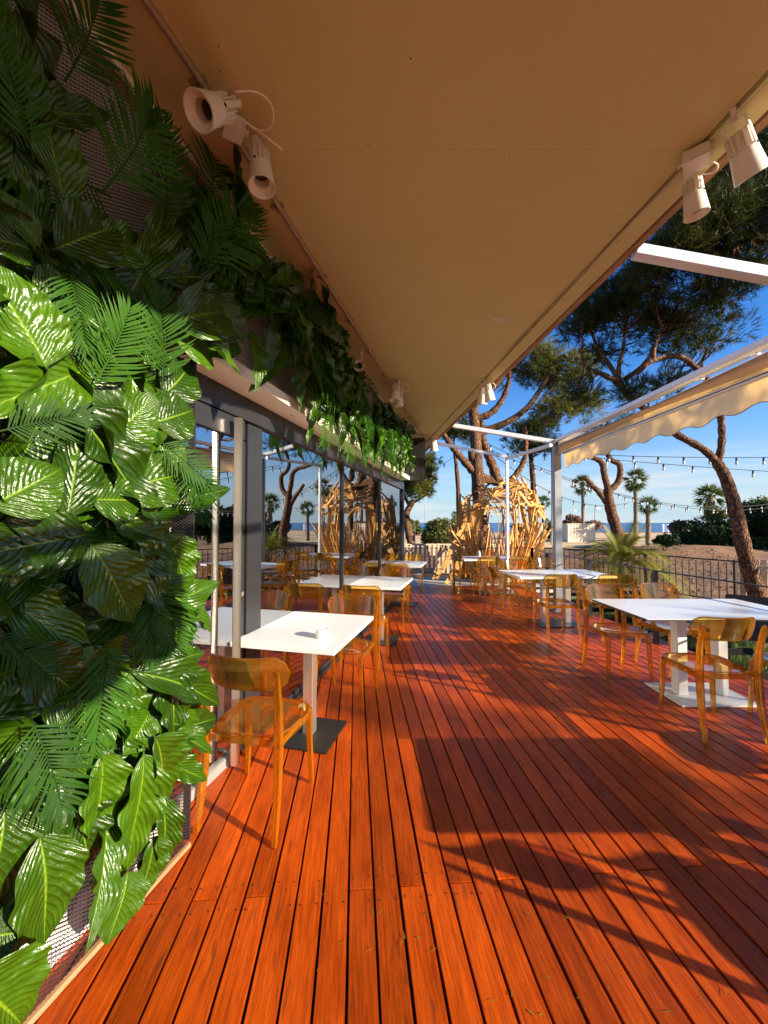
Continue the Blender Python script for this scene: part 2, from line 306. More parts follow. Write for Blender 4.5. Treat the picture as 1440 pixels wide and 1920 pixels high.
# ------------------------------------------------------------------ object helpers
def frame_from(d, up=Vector((0, 0, 1))):
    d = d.normalized(); x = d.cross(up)
    if x.length < 1e-4: x = Vector((1, 0, 0))
    x.normalize(); y = x.cross(d)
    return x, y, d
class MB:
    def __init__(s): s.v = []; s.f = []; s.uv = None
    def add(s, vs, fs):
        o = len(s.v); s.v += [tuple(v) for v in vs]; s.f += [tuple(i+o for i in f) for f in fs]; return s
    def box(s, c, size, rz=0.0, M=None):
        hx, hy, hz = size[0]/2, size[1]/2, size[2]/2
        P = [Vector((x*hx, y*hy, z*hz)) for z in (-1, 1) for y in (-1, 1) for x in (-1, 1)]
        Q = M if M is not None else Matrix.Rotation(rz, 3, 'Z')
        c = Vector(c)
        return s.add([Q @ p + c for p in P], [(0, 2, 3, 1), (4, 5, 7, 6), (0, 1, 5, 4), (2, 6, 7, 3), (0, 4, 6, 2), (1, 3, 7, 5)])
    def bar(s, a, b, w, h, up=Vector((0, 0, 1))):
        a, b = Vector(a), Vector(b); x, y, d = frame_from(b-a, up)
        M = Matrix((x, y, d)).transposed()
        return s.box((a+b)/2, (w, h, (b-a).length), M=M)
    def prism(s, poly, z0, z1):
        n = len(poly)
        vs = [(p[0], p[1], z0) for p in poly] + [(p[0], p[1], z1) for p in poly]
        return s.add(vs, [tuple(range(n-1, -1, -1)), tuple(range(n, 2*n))] + [(i, (i+1) % n, n+(i+1) % n, n+i) for i in range(n)])
    def tube(s, pts, rad, n=8, cap=True, closed_sec=None):
        pts = [Vector(p) for p in pts]; k = len(pts)
        if isinstance(rad, (int, float)): rad = [rad]*k
        vs = []; ref = None
        for i, p in enumerate(pts):
            d = (pts[min(i+1, k-1)] - pts[max(i-1, 0)])
            if d.length < 1e-9: d = Vector((0, 0, 1))
            d.normalize()
            if ref is None:
                x, y, _ = frame_from(d)
            else:
                x = ref - d*ref.dot(d); x.normalize(); y = d.cross(x)
            ref = x
            for j in range(n):
                a = 2*math.pi*j/n; vs.append(p + (x*math.cos(a) + y*math.sin(a))*rad[i])
        fs = []
        for i in range(k-1):
            for j in range(n): fs.append((i*n+j, i*n+(j+1) % n, (i+1)*n+(j+1) % n, (i+1)*n+j))
        if cap: fs += [tuple(range(n-1, -1, -1)), tuple((k-1)*n+j for j in range(n))]
        return s.add(vs, fs)
    def loft(s, secs, cap=True):
        n = len(secs[0]); vs = [p for q in secs for p in q]; fs = []
        for i in range(len(secs)-1):
            for j in range(n): fs.append((i*n+j, i*n+(j+1) % n, (i+1)*n+(j+1) % n, (i+1)*n+j))
        if cap: fs += [tuple(range(n-1, -1, -1)), tuple((len(secs)-1)*n+j for j in range(n))]
        return s.add(vs, fs)
    def lathe(s, prof, n=24, M=None):
        vs = []
        for r, z in prof:
            for j in range(n):
                a = 2*math.pi*j/n; p = Vector((r*math.cos(a), r*math.sin(a), z)); vs.append(M @ p if M is not None else p)
        fs = []
        for i in range(len(prof)-1):
            for j in range(n): fs.append((i*n+j, i*n+(j+1) % n, (i+1)*n+(j+1) % n, (i+1)*n+j))
        return s.add(vs, fs)
    def mesh(s, name, m, smooth=False, bevel=0.0, origin=None):
        me = bpy.data.meshes.new(name)
        vs = s.v if origin is None else [(v[0]-origin[0], v[1]-origin[1], v[2]-origin[2]) for v in s.v]
        me.from_pydata(vs, [], s.f); me.materials.append(m)
        bm = bmesh.new(); bm.from_mesh(me); bmesh.ops.recalc_face_normals(bm, faces=bm.faces)
        if bevel: bmesh.ops.bevel(bm, geom=list(bm.edges), offset=bevel, segments=2, affect='EDGES', clamp_overlap=True)
        bm.to_mesh(me); bm.free()
        if smooth:
            me.polygons.foreach_set('use_smooth', [True]*len(me.polygons))
            me.set_sharp_from_angle(angle=R(42))
        me.update(); return me
def obj(name, data, parent=None, loc=None):
    o = bpy.data.objects.new(name, data); COL.objects.link(o)
    if parent is not None: o.parent = parent
    if loc is not None: o.location = loc
    return o
def wpos(o):
    p = Vector(o.location)
    while o.parent is not None: o = o.parent; p = p + Vector(o.location)
    return p
def part(name, mb, m, parent, smooth=False, bevel=0.0, label=None, kind=None):   # mb is in world coordinates, unrotated parents
    o = obj(name, mb.mesh(name, m, smooth, bevel, origin=wpos(parent)), parent)
    if label: o['label'] = label
    if kind: o['kind'] = kind
    return o
def lpart(name, mb, m, parent, smooth=False, bevel=0.0, label=None):              # mb is in the parent's own coordinates
    o = obj(name, mb.mesh(name, m, smooth, bevel), parent)
    if label: o['label'] = label
    return o
def thing(name, label, cat, loc=(0, 0, 0), rz=0.0, group=None):
    o = obj(name, None, None, loc); o.rotation_euler.z = rz; o.empty_display_size = 0.1
    o['label'] = label; o['category'] = cat
    if group: o['group'] = group
    return o
def structure(name, mb, m, smooth=False, bevel=0.0, kind='structure'):
    o = obj(name, mb.mesh(name, m, smooth, bevel)); o['kind'] = kind; return o
def copy_tree(src, loc, rz, label, group=None):
    r = src.copy(); COL.objects.link(r); r.location = loc; r.rotation_euler = (0, 0, rz); r['label'] = label
    if group: r['group'] = group
    for ch in src.children:
        c = ch.copy(); COL.objects.link(c); c.parent = r
        for g in ch.children:
            d = g.copy(); COL.objects.link(d); d.parent = c
    return r

# ================================================================== SETTING
GZ = -0.25
def fbm(x, y, seed=0):
    v = 0; a = 1
    for k in range(4):
        f = 0.35*2**k
        v += a*math.sin(x*f*1.3+seed+k*1.7+1.3*math.sin(y*f*.9+k))*math.cos(y*f*1.1-seed*1.3+k*2.1+1.1*math.sin(x*f*.8))
        a *= 0.5
    return v
def ground_h(x, y):
    h = GZ
    d = max(0.0, min(1.0, (y-9.6)/2.0)) if x < 5.2 else max(0.0, min(1.0, (math.hypot(max(0, x-5.2), max(0, y-7.5)))/2.5))
    h += 0.05*fbm(x*2.6, y*2.6, 3)*d + 0.10*fbm(x*.5, y*.5, 1)*d
    h += 0.55*math.exp(-(((x-15)/5.5)**2 + ((y-19)/2.4)**2)) + 0.25*math.exp(-(((x-9.5)/4)**2 + ((y-17)/2.0)**2))
    return h
def build_ground():
    xs = sorted(set([-900, -300, -120, -60, -30, -15] + [round(-8+.34*i, 3) for i in range(100)] + [28, 32, 38, 50, 80, 150, 400, 900]))
    ys = sorted(set([-200, -60, -25, -12, -6] + [round(-2+.34*i, 3) for i in range(82)] + [28, 32, 38, 46, 55, 64, 72]))
    vs = [(x, y, ground_h(x, y) if (-9 < x < 27 and 5 < y < 27) else GZ) for y in ys for x in xs]; nx = len(xs)
    fs = [(j*nx+i, j*nx+i+1, (j+1)*nx+i+1, (j+1)*nx+i) for j in range(len(ys)-1) for i in range(nx-1)]
    mb = MB(); mb.add(vs, fs); return structure('ground', mb, M_DIRT, smooth=True)
build_ground()
mb = MB(); mb.add([(-5000, 71, -0.9), (5000, 71, -0.9), (5000, 8000, -0.9), (-5000, 8000, -0.9)], [(0, 1, 2, 3)]); structure('sea', mb, M_SEA)
mb = MB(); mb.prism([(-60, 27.5), (26.5, 27.5), (60, 34), (60, 42), (-60, 42)], GZ+.004, GZ+.03); structure('path', mb, M_SAND)
mb = MB(); mb.prism([(-60, 44), (60, 44), (60, 66), (-60, 66)], GZ+.004, GZ+.02); structure('beach', mb, M_SAND)
mb = MB(); mb.prism([(3.75, -6), (5.3, -6), (5.3, 8.6), (3.75, 9.5)], GZ+.004, GZ+.012); structure('lawn', mb, M_GRASS)
mb = MB(); mb.prism([(-3, 9.1), (4.2, 9.1), (4.2, 11.4), (-3, 11.4)], GZ+.004, GZ+.16); structure('pavement', mb, M_CONC)

def blades(name, n, region, m, h=(.05, .12), kind='stuff', hs=ground_h):
    x0, x1, y0, y1 = region
    p = np.stack([rng.uniform(x0, x1, n), rng.uniform(y0, y1, n), np.full(n, GZ+.005)], 1)
    a = rng.uniform(0, 6.283, n); L = rng.uniform(*h, n); w = 0.006
    dx = np.stack([np.cos(a), np.sin(a), np.zeros(n)], 1)*w
    tip = p + np.stack([rng.normal(0, .3, n)*L, rng.normal(0, .3, n)*L, L], 1)
    V = np.stack([p-dx, p+dx, tip], 1).reshape(-1, 3)
    return tri_mesh(name, V, m, kind)
def tri_mesh(name, V, m, kind=None, parent=None):
    n = len(V)//3; me = bpy.data.meshes.new(name)
    if parent is not None: V = V - np.array(wpos(parent))
    me.vertices.add(len(V)); me.vertices.foreach_set('co', V.astype(np.float32).ravel())
    me.loops.add(3*n); me.loops.foreach_set('vertex_index', np.arange(3*n, dtype=np.int32))
    me.polygons.add(n); me.polygons.foreach_set('loop_start', np.arange(0, 3*n, 3, dtype=np.int32))
    me.update(calc_edges=True); me.materials.append(m)
    o = obj(name, me, parent)
    if kind: o['kind'] = kind
    return o
blades('grass', 14000, (3.8, 5.25, 1.5, 8.4), M_GRASS)

n = 5200; P = np.stack([rng.uniform(4.6, 15, n), rng.uniform(7.0, 19, n)], 1); P = P[(P[:, 0]-5.4)*.6+(P[:, 1]-8.4) > 0]; V = []
for x, y in P:
    h = ground_h(x, y); r = .012+.05*rng.uniform()**2.2; c = np.array([x, y, h]); a = rng.uniform(0, 6.28)
    k = [c+np.array([r*math.cos(a+q), r*math.sin(a+q), 0])*rng.uniform(.7, 1.3) for q in (0, 1.57, 3.14, 4.71)]; t_ = c+np.array([rng.normal()*r*.3, rng.normal()*r*.3, r*rng.uniform(.5, 1.0)])
    for i in range(4): V += [k[i], k[(i+1) % 4], t_]
tri_mesh('earth_clods', np.array(V), M_DIRT, 'stuff')
# ---- deck: every board a piece of the floor
DD = Vector((-0.0722, 0.9974, 0)); DN = Vector((0.9974, 0.0722, 0)); PITCH = 0.1037
deck = obj('deck', None); deck['kind'] = 'structure'
DECK_END = 9.05
def board_mesh(L):
    mb = MB(); mb.box((0, L/2, -0.011), (PITCH-0.0085, L-0.004, 0.022)); me = mb.mesh('board', M_DECK, bevel=0.0022); return me
bm_cache = {}
cut = [-2.2, 1.62, 5.6, 9.5]; cut2 = [-2.2, 0.0, 3.6, 7.3, 9.5]
for k in range(-17, 38):
    w = -0.028 + (k+0.5)*PITCH
    yend = min(DECK_END, (w+1.581+0.04)/0.3178)
    if w > 1.3: yend = DECK_END
    rows = cut if k % 2 == 0 else cut2
    if k % 5 == 3: rows = [-2.2, 2.7, 6.5, 9.5]
    for a, b in zip(rows[:-1], rows[1:]):
        b = min(b, yend)
        if b - a < 0.12: continue
        key = round(b-a, 2)
        if key not in bm_cache: bm_cache[key] = board_mesh(key)
        # distances measured along the boards
        base = DN*w + DD*a
        o = obj('board', bm_cache[key], deck, (base.x, base.y, random.uniform(-.0012, .0012)))
        o.rotation_euler.z = R(4.14) + random.uniform(-.0006, .0006)
mb = MB()
for i in range(16):
    y = -2 + i*.75
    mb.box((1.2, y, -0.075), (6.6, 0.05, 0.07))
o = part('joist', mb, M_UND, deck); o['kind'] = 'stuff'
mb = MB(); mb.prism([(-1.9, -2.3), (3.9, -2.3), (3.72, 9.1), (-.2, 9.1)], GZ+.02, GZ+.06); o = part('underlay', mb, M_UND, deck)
mb = MB()
for w in [(-17+k)*PITCH for k in range(54)]:
    wc = -0.028 + w + .5*PITCH
    for y in (0.0, 0.75, 1.57, 1.67, 2.4, 3.15, 3.9, 4.6):
        if y > (wc+1.58)/.3178: continue
        for s in (-.032, .032):
            if random.random() < .12: continue
            p = DN*(wc+s) + DD*(y+random.uniform(-.006, .006)); n = 7
            vs = [(p.x+.0036*math.cos(6.283*j/n), p.y+.0036*math.sin(6.283*j/n), .0022) for j in range(n)]
            mb.add(vs, [tuple(range(n))])
o = part('screw', mb, M_UND, deck); o['kind'] = 'stuff'
mb = MB()      # fascia board closing the deck edge
mb.bar(DN*3.86+DD*-2.2+Vector((0, 0, -.12)), DN*3.86+DD*9.05+Vector((0, 0, -.12)), .022, .2)
part('edge_board', mb, M_DECK, deck)
# fallen pine needles and flecks
n = 420; pts = []
for i in range(n):
    y = random.uniform(.9, 7) if random.random() < .7 else random.uniform(.8, 2.6); x = random.uniform(-.4, 3.2)*min(1, .35+y/4)
    a = random.uniform(0, 6.28); L = random.uniform(.004, .016); w_ = random.uniform(.0012, .003)
    d = np.array([math.cos(a), math.sin(a), 0]); q = np.array([-d[1], d[0], 0])*w_
    c = np.array([x, y, .0045]); pts += [c-d*L-q, c-d*L+q, c+d*L]
tri_mesh('fallen_needles', np.array(pts), M_PALMY, 'stuff')

# ================================================================== BUILDING
CZ = 3.25
bld = thing('cafe_building', 'low cafe building with dark framed glass front and flat overhanging roof', 'building', fac(4, 0, 0))
def rx(y): return 1.804 - 0.0834*y
def lx(y, off=0.0): return (G0 + NF*off).x + (y-(G0+NF*off).y)*math.tan(AF)
# ceiling panels, joint lines are real gaps
ys = [-3.5, -1.15, 1.757, 4.67, 7.58]
def roof_poly(y0, y1, inset, left_off):
    return [(lx(y0, left_off), y0), (rx(y0)-inset, y0), (rx(y1)-inset, y1), (lx(y1, left_off), y1)]
for a, b in zip(ys[:-1], ys[1:]):
    mb = MB(); mb.prism(roof_poly(a+.0006, b-.0006, .20, 0.1), CZ, CZ+.05); part('ceiling_panel', mb, M_CEIL, bld)
yt = 8.15
mb = MB(); mb.prism([(lx(7.5812, .1), 7.5812), (rx(7.5812)-.20, 7.5812), (rx(8.05)-.20, 8.05), (lx(8.05, .1), 8.05)], CZ, CZ+.05); part('ceiling_panel', mb, M_CEIL, bld)
mb = MB(); mb.prism([(lx(8.075, .1), 8.075), (rx(8.075)-.20, 8.075), (rx(9.3)-.2, 9.3), (rx(9.3)-.35, 9.3), (lx(9.0, .1)+.05, 9.0)], CZ+.002, CZ+.05); part('ceiling_panel', mb, M_CEIL, bld)
# edge trim: two strips with open shadow gaps
def edge_strip(name, x0, x1, z0, z1, m, ya=-3.5, yb=9.6):
    mb = MB(); mb.prism([(rx(ya)-x0, ya), (rx(ya)-x1, ya), (rx(yb)-x1, yb), (rx(yb)-x0, yb)], z0, z1); return part(name, mb, m, bld)
edge_strip('edge_trim', .185, .055, CZ-.012, CZ+.06, M_CEIL)
edge_strip('edge_trim', .043, .0, CZ-.02, CZ+.10, M_RUST)
mb = MB(); mb.prism([(lx(-3.5, -3.5), -3.5), (rx(-3.5)-.004, -3.5), (rx(9.55)-.004, 9.55), (lx(9.55, -3.5), 9.55)], CZ+.103, CZ+.25); part('roof', mb, M_CONC, bld)
edge_strip('gap_backing', .215, .004, CZ+.062, CZ+.099, M_DARKSEAM)  # near-black strip above the trim, the open gaps' shade put into its colour
# plaster filler patch and old screw holes on the ceiling
c = atz(932, 600, CZ-.001); mb = MB()
pl = [(c.x+.06*math.cos(t)*(1+.35*math.sin(3*t+1)), c.y+.075*math.sin(t)*(1+.3*math.cos(2*t))) for t in [i*6.283/14 for i in range(14)]]
mb.prism(pl, CZ-.0025, CZ+.001); part('filler_patch', mb, M_FILL, bld)
mb = MB()
for px, py in [(1180, 355), (1183, 400), (1160, 403), (1062, 482), (1072, 478), (880, 655), (895, 658), (906, 670), (912, 676), (905, 678), (770, 110), (808, 277), (945, 296), (955, 298), (1240, 285), (410, 88), (413, 133), (346, 205), (640, 270), (660, 272), (690, 273)]:
    c = atz(px, py, CZ-.0005); rr = random.uniform(.002, .0042)
    mb.add([(c.x+rr*math.cos(j*1.047), c.y+rr*math.sin(j*1.047), CZ-.0005) for j in range(6)], [(0, 1, 2, 3, 4, 5)])
o = part('screw_hole', mb, M_DARKSEAM, bld); o['kind'] = 'stuff'
# fascia box above the glass
FO, WO = 0.238, 0.227     # how far the fascia and the green wall stand out from the glass
SZ = 2.33; FEND = 7.75
mb = MB(); mb.prism([fac(1.9, .045, 0).xy, fac(1.9, FO, 0).xy, fac(FEND, FO, 0).xy, fac(FEND, .045, 0).xy], SZ, SZ+.03); part('soffit_board', mb, M_CEIL2, bld)
mb = MB(); mb.bar(fac(1.9, FO-.006, SZ+.05), fac(FEND, FO-.006, SZ+.05), .010, .036); part('fascia_rail', mb, M_CEIL2, bld)
mb = MB(); mb.bar(fac(-1.0, FO-.02, CZ-.02), fac(FEND, FO-.02, CZ-.02), .018, .036); part('fascia_rail', mb, M_CEIL2, bld)
mb = MB(); mb.prism([fac(1.9, .05, 0).xy, fac(1.9, .15, 0).xy, fac(FEND-.05, .15, 0).xy, fac(FEND-.05, .05, 0).xy], SZ+.03, CZ-.003); part('fascia_core', mb, M_CEIL2, bld)
mb = MB()
for s in (3.05, 4.15, 5.1, 6.1, 7.0):
    for q in (0, .03): mb.box(fac(s+q, .14, SZ-.0005), (.010, .010, .001), -AF)
o = part('soffit_screw', mb, M_DARKSEAM, bld); o['kind'] = 'stuff'
# wrapped black end panel
mb = MB()
mb.prism([fac(FEND, .0, 0).xy, fac(FEND, FO+.30, 0).xy, fac(FEND+.05, FO+.30, 0).xy, fac(FEND+.05, 0, 0).xy], SZ-.02, CZ-.10)
part('end_panel', mb, M_BLKPANEL, bld, bevel=.02)
# glass front. mullion positions along the facade come from where they stand
def s_of(px, off=0.0): return (onfac(px, 1000, off)-G0-NF*off).dot(DF)
HEADZ = 2.18
def vbar(s, w, z0, z1, d0=-.05, d1=.05, m=M_FRAME, name='window_frame'):
    mb = MB(); mb.prism([fac(s-w/2, d0, 0).xy, fac(s+w/2, d0, 0).xy, fac(s+w/2, d1, 0).xy, fac(s-w/2, d1, 0).xy], z0, z1); return part(name, mb, m, bld, bevel=.003)
def hbar(s0, s1, z0, z1, d0=-.05, d1=.05, m=M_FRAME, name='window_frame'):
    mb = MB(); mb.prism([fac(s0, d0, 0).xy, fac(s1, d0, 0).xy, fac(s1, d1, 0).xy, fac(s0, d1, 0).xy], z0, z1); return part(name, mb, m, bld, bevel=.003)
sP0, sP1 = s_of(458), s_of(486); sA, sB, sC = s_of(640), s_of(711), s_of(753)
print('facade s', sP0, sP1, sA, sB, sC)
hbar(0.9, sC+.04, HEADZ, SZ-.002, -.06, .044, name='head_frame'); hbar(sP1, sC+.04, -.02, .035, -.05, .045, name='sill_frame')
vbar((sP0+sP1)/2, sP1-sP0, .0, HEADZ-.002, -.04, .02)
for s in (sA, sB): vbar(s, .03, .035, HEADZ-.002, -.03, .03)
vbar(sC, .08, .0, HEADZ-.002, -.06, .05)
for a, b in ((sP1+.002, sA-.016), (sA+.016, sB-.016), (sB+.016, sC-.041)):
    fr = hbar(a, b, .036, .07, -.02, .02, name='window')
    mb = MB(); mb.prism([fac(a, -.006, 0).xy, fac(b, -.006, 0).xy, fac(b, .006, 0).xy, fac(a, .006, 0).xy], .071, HEADZ-.003)
    part('pane', mb, M_GLASS, fr)
# sliding glass door with its long steel pull
dr = hbar(.9, sP0-.045, HEADZ-.13, HEADZ-.004, -.03, .03, name='door')
mb = MB(); mb.prism([fac(.9, -.006, 0).xy, fac(sP0-.075, -.006, 0).xy, fac(sP0-.075, .006, 0).xy, fac(.9, .006, 0).xy], .062, HEADZ-.133); part('pane', mb, M_GLASS, dr)
mb = MB(); mb.prism([fac(sP0-.072, -.03, 0).xy, fac(sP0-.012, -.03, 0).xy, fac(sP0-.012, .012, 0).xy, fac(sP0-.072, .012, 0).xy], .0, HEADZ-.135); part('stile', mb, M_FRAME, dr, bevel=.003)
mb = MB(); mb.prism([fac(.9, -.03, 0).xy, fac(sP0-.074, -.03, 0).xy, fac(sP0-.074, .03, 0).xy, fac(.9, .03, 0).xy], .0, .06); part('bottom_rail', mb, M_GREYALU, dr, bevel=.003)
b0 = onfac(441, 1426, .085); b0.z = 0
mb = MB(); mb.tube([(b0.x, b0.y, .03), (b0.x, b0.y, HEADZ-.03)], .027, 18)
for z in (.10, HEADZ-.16):
    q = b0 - NF*.075; mb.tube([(b0.x, b0.y, z), (q.x, q.y, z)], .012, 10)
part('pull_handle', mb, M_STEEL, dr, smooth=True)
mb = MB(); q = fac(sP0-.04, .013, 1.03); mb.tube([q-NF*.004, q+NF*.006], .016, 14); part('lock', mb, M_STEEL, dr, smooth=True)
# interior shell
def intbox(name, s0, s1, o0, o1, z0, z1, m):
    mb = MB(); mb.prism([fac(s0, o0, 0).xy, fac(s1, o0, 0).xy, fac(s1, o1, 0).xy, fac(s0, o1, 0).xy], z0, z1); return part(name, mb, m, bld)
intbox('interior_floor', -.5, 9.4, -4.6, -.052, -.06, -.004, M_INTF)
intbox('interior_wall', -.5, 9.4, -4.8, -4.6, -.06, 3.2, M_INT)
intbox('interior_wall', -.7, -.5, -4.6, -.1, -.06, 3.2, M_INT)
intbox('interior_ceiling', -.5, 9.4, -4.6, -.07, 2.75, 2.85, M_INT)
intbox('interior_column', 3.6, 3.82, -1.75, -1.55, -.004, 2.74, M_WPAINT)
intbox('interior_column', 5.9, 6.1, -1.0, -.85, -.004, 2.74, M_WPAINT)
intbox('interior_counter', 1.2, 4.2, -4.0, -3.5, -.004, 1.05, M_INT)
# solid wall behind the greenery and its white base
intbox('wall', -1.6, 1.9, -.1, WO-.10, -.06, CZ-.002, M_WPAINT)

# ================================================================== GREENERY
def leaf_mesh(seed, bend, wav):
    r = random.Random(seed); NV, NU = 46, 8; vs = []; uvs = []
    for i in range(NV+1):
        v = i/NV
        if v < .07: w = .035
        else:
            t = (v-.07)/.93; w = max(.004, (math.sin(math.pi*min(1, t**.68))**.88))
            w = .035 + .965*w if t < .5 else max(.008, w)
        zc = bend*(v**1.7) + .03*math.sin(v*5+seed)
        for j in range(NU+1):
            u = j/NU*2-1; au = abs(u)
            edge = 1 + .022*math.sin(v*29+u*2+seed)*(1 if au > .9 else 0)
            x = .5*w*u*edge
            z = zc + .16*w*au**1.2*.5 + wav*math.sin(v*(23+seed % 5)+(1.3 if u > 0 else 0)+seed)*au**2*w + .0035*math.sin(6.283*(v*13-au*3.8))*min(1, 3*au)*w
            y = v*(1-.10*abs(bend)) + .05*au**1.5*w
            vs.append((x, y, z)); uvs.append((u/2+.5, v))
    fs = [(i*(NU+1)+j, i*(NU+1)+j+1, (i+1)*(NU+1)+j+1, (i+1)*(NU+1)+j) for i in range(NV) for j in range(NU)]
    me = bpy.data.meshes.new('leaf'); me.from_pydata(vs, [], fs); me.materials.append(M_LEAF)
    ul = me.uv_layers.new(name='UVMap')
    li = np.empty(len(me.loops), np.int32); me.loops.foreach_get('vertex_index', li)
    ul.data.foreach_set('uv', np.array(uvs, np.float32)[li].ravel())
    me.polygons.foreach_set('use_smooth', [True]*len(me.polygons)); me.update(); return me
LEAVES = [leaf_mesh(i, b, w) for i, (b, w) in enumerate([(-.18, .03), (-.28, .045), (-.10, .035), (-.36, .03), (-.22, .055), (-.05, .04), (-.30, .02), (-.15, .06), (-.42, .04)])]
def frond_mesh(seed):
    r = random.Random(seed); vs = []; fs = []
    def quadstrip(c, wd, side):
        o = len(vs)
        for p, w in zip(c, wd): vs.append(tuple(p-side*w)); vs.append(tuple(p+side*w))
        for i in range(len(c)-1): fs.append((o+2*i, o+2*i+1, o+2*i+3, o+2*i+2))
    def rach(t): return Vector((.03*math.sin(t*2+seed), t, -.22*t*t))
    quadstrip([rach(i/12) for i in range(13)], [.009*(1-.7*i/12) for i in range(13)], Vector((1, 0, 0)))
    quadstrip([rach(i/12)+Vector((0, 0, .004)) for i in range(13)], [.006]*13, Vector((0, .3, 1)))
    K = 24
    for k in range(K):
        t = .16+.84*k/(K-1)
        for sgn in (-1, 1):
            b = rach(t); ang = R(64-36*t+r.uniform(-6, 6)); L = (.36*math.sin(math.pi*(.18+.72*t))+.06)*r.uniform(.85, 1.1)
            d = Vector((sgn*math.sin(ang), math.cos(ang), r.uniform(.0, .18)))
            d.normalize(); s = d.cross(Vector((0, 0, 1))).normalized()
            c = [b, b+d*L*.35, b+d*L*.7+Vector((0, 0, -.02*L)), b+d*L+Vector((0, .02, -.16*L))]
            quadstrip(c, [.005, .0125, .010, .001], s)
    me = bpy.data.meshes.new('palm_frond'); me.from_pydata(vs, [], fs); me.materials.append(M_FROND)
    me.uv_layers.new(name='UVMap'); me.polygons.foreach_set('use_smooth', [True]*len(me.polygons)); me.update(); return me
FRONDS = [frond_mesh(i) for i in range(4)]
def place_blade(root, base, tip, width, normal, frond=False, which=None):
    d = tip-base; L = d.length; y = d.normalized(); z = normal - y*normal.dot(y)
    if z.length < .05: z = Vector((0, 0, 1)) - y*y.z
    z.normalize(); x = y.cross(z)
    me = (FRONDS if frond else LEAVES)[which if which is not None else random.randrange(4 if frond else 9)]
    o = obj('palm_frond' if frond else 'leaf', me, root)
    M = Matrix((x*width, y*L, z*L)).transposed().to_4x4(); M.translation = base - wpos(root)
    o.matrix_basis = M
    return o
def uvplane(name, s0, s1, off, z0, z1, m, parent):
    me = bpy.data.meshes.new(name); P = [fac(s0, off, z0), fac(s1, off, z0), fac(s1, off, z1), fac(s0, off, z1)]
    w = wpos(parent); me.from_pydata([tuple(p-w) for p in P], [], [(0, 1, 2, 3)]); me.materials.append(m)
    ul = me.uv_layers.new(name='UVMap'); ul.data.foreach_set('uv', [s0, z0, s1, z0, s1, z1, s0, z1]); me.update()
    return obj(name, me, parent)
gw = thing('green_wall', 'floor to ceiling wall of glossy artificial leaves and palm fronds on dark metal mesh', 'plant wall', fac(1.0, WO, 0))
uvplane('mesh_backing', -1.4, 1.93, WO, .03, CZ-.03, M_MESH, gw)
mb = MB(); mb.bar(fac(-1.4, WO, .015), fac(1.93, WO, .015), .016, .02); part('base_rail', mb, M_RUST, gw)
mb = MB(); mb.bar(fac(1.935, WO-.02, .03), fac(1.935, WO-.02, SZ), .03, .012); part('end_rail', mb, M_FRAME, gw)
def pxleaf(root, b, t, wpx, ob, ot, frond=False, which=None, roll=0.0, woff=WO):
    pb = onfac(b[0], b[1], woff+ob); pt = onfac(t[0], t[1], woff+ot)
    depth = (pb.y+pt.y)/2; width = wpx/F_PX*depth*(1 if not frond else 1)
    L = (pt-pb).length
    nrm = (NF*1.0 + (CAM-(pb+pt)/2).normalized()*.55 + Vector((0, 0, .25)) + DF*roll).normalized()
    place_blade(root, pb, pt, (L if frond else width), nrm, frond, which)
random.seed(11)
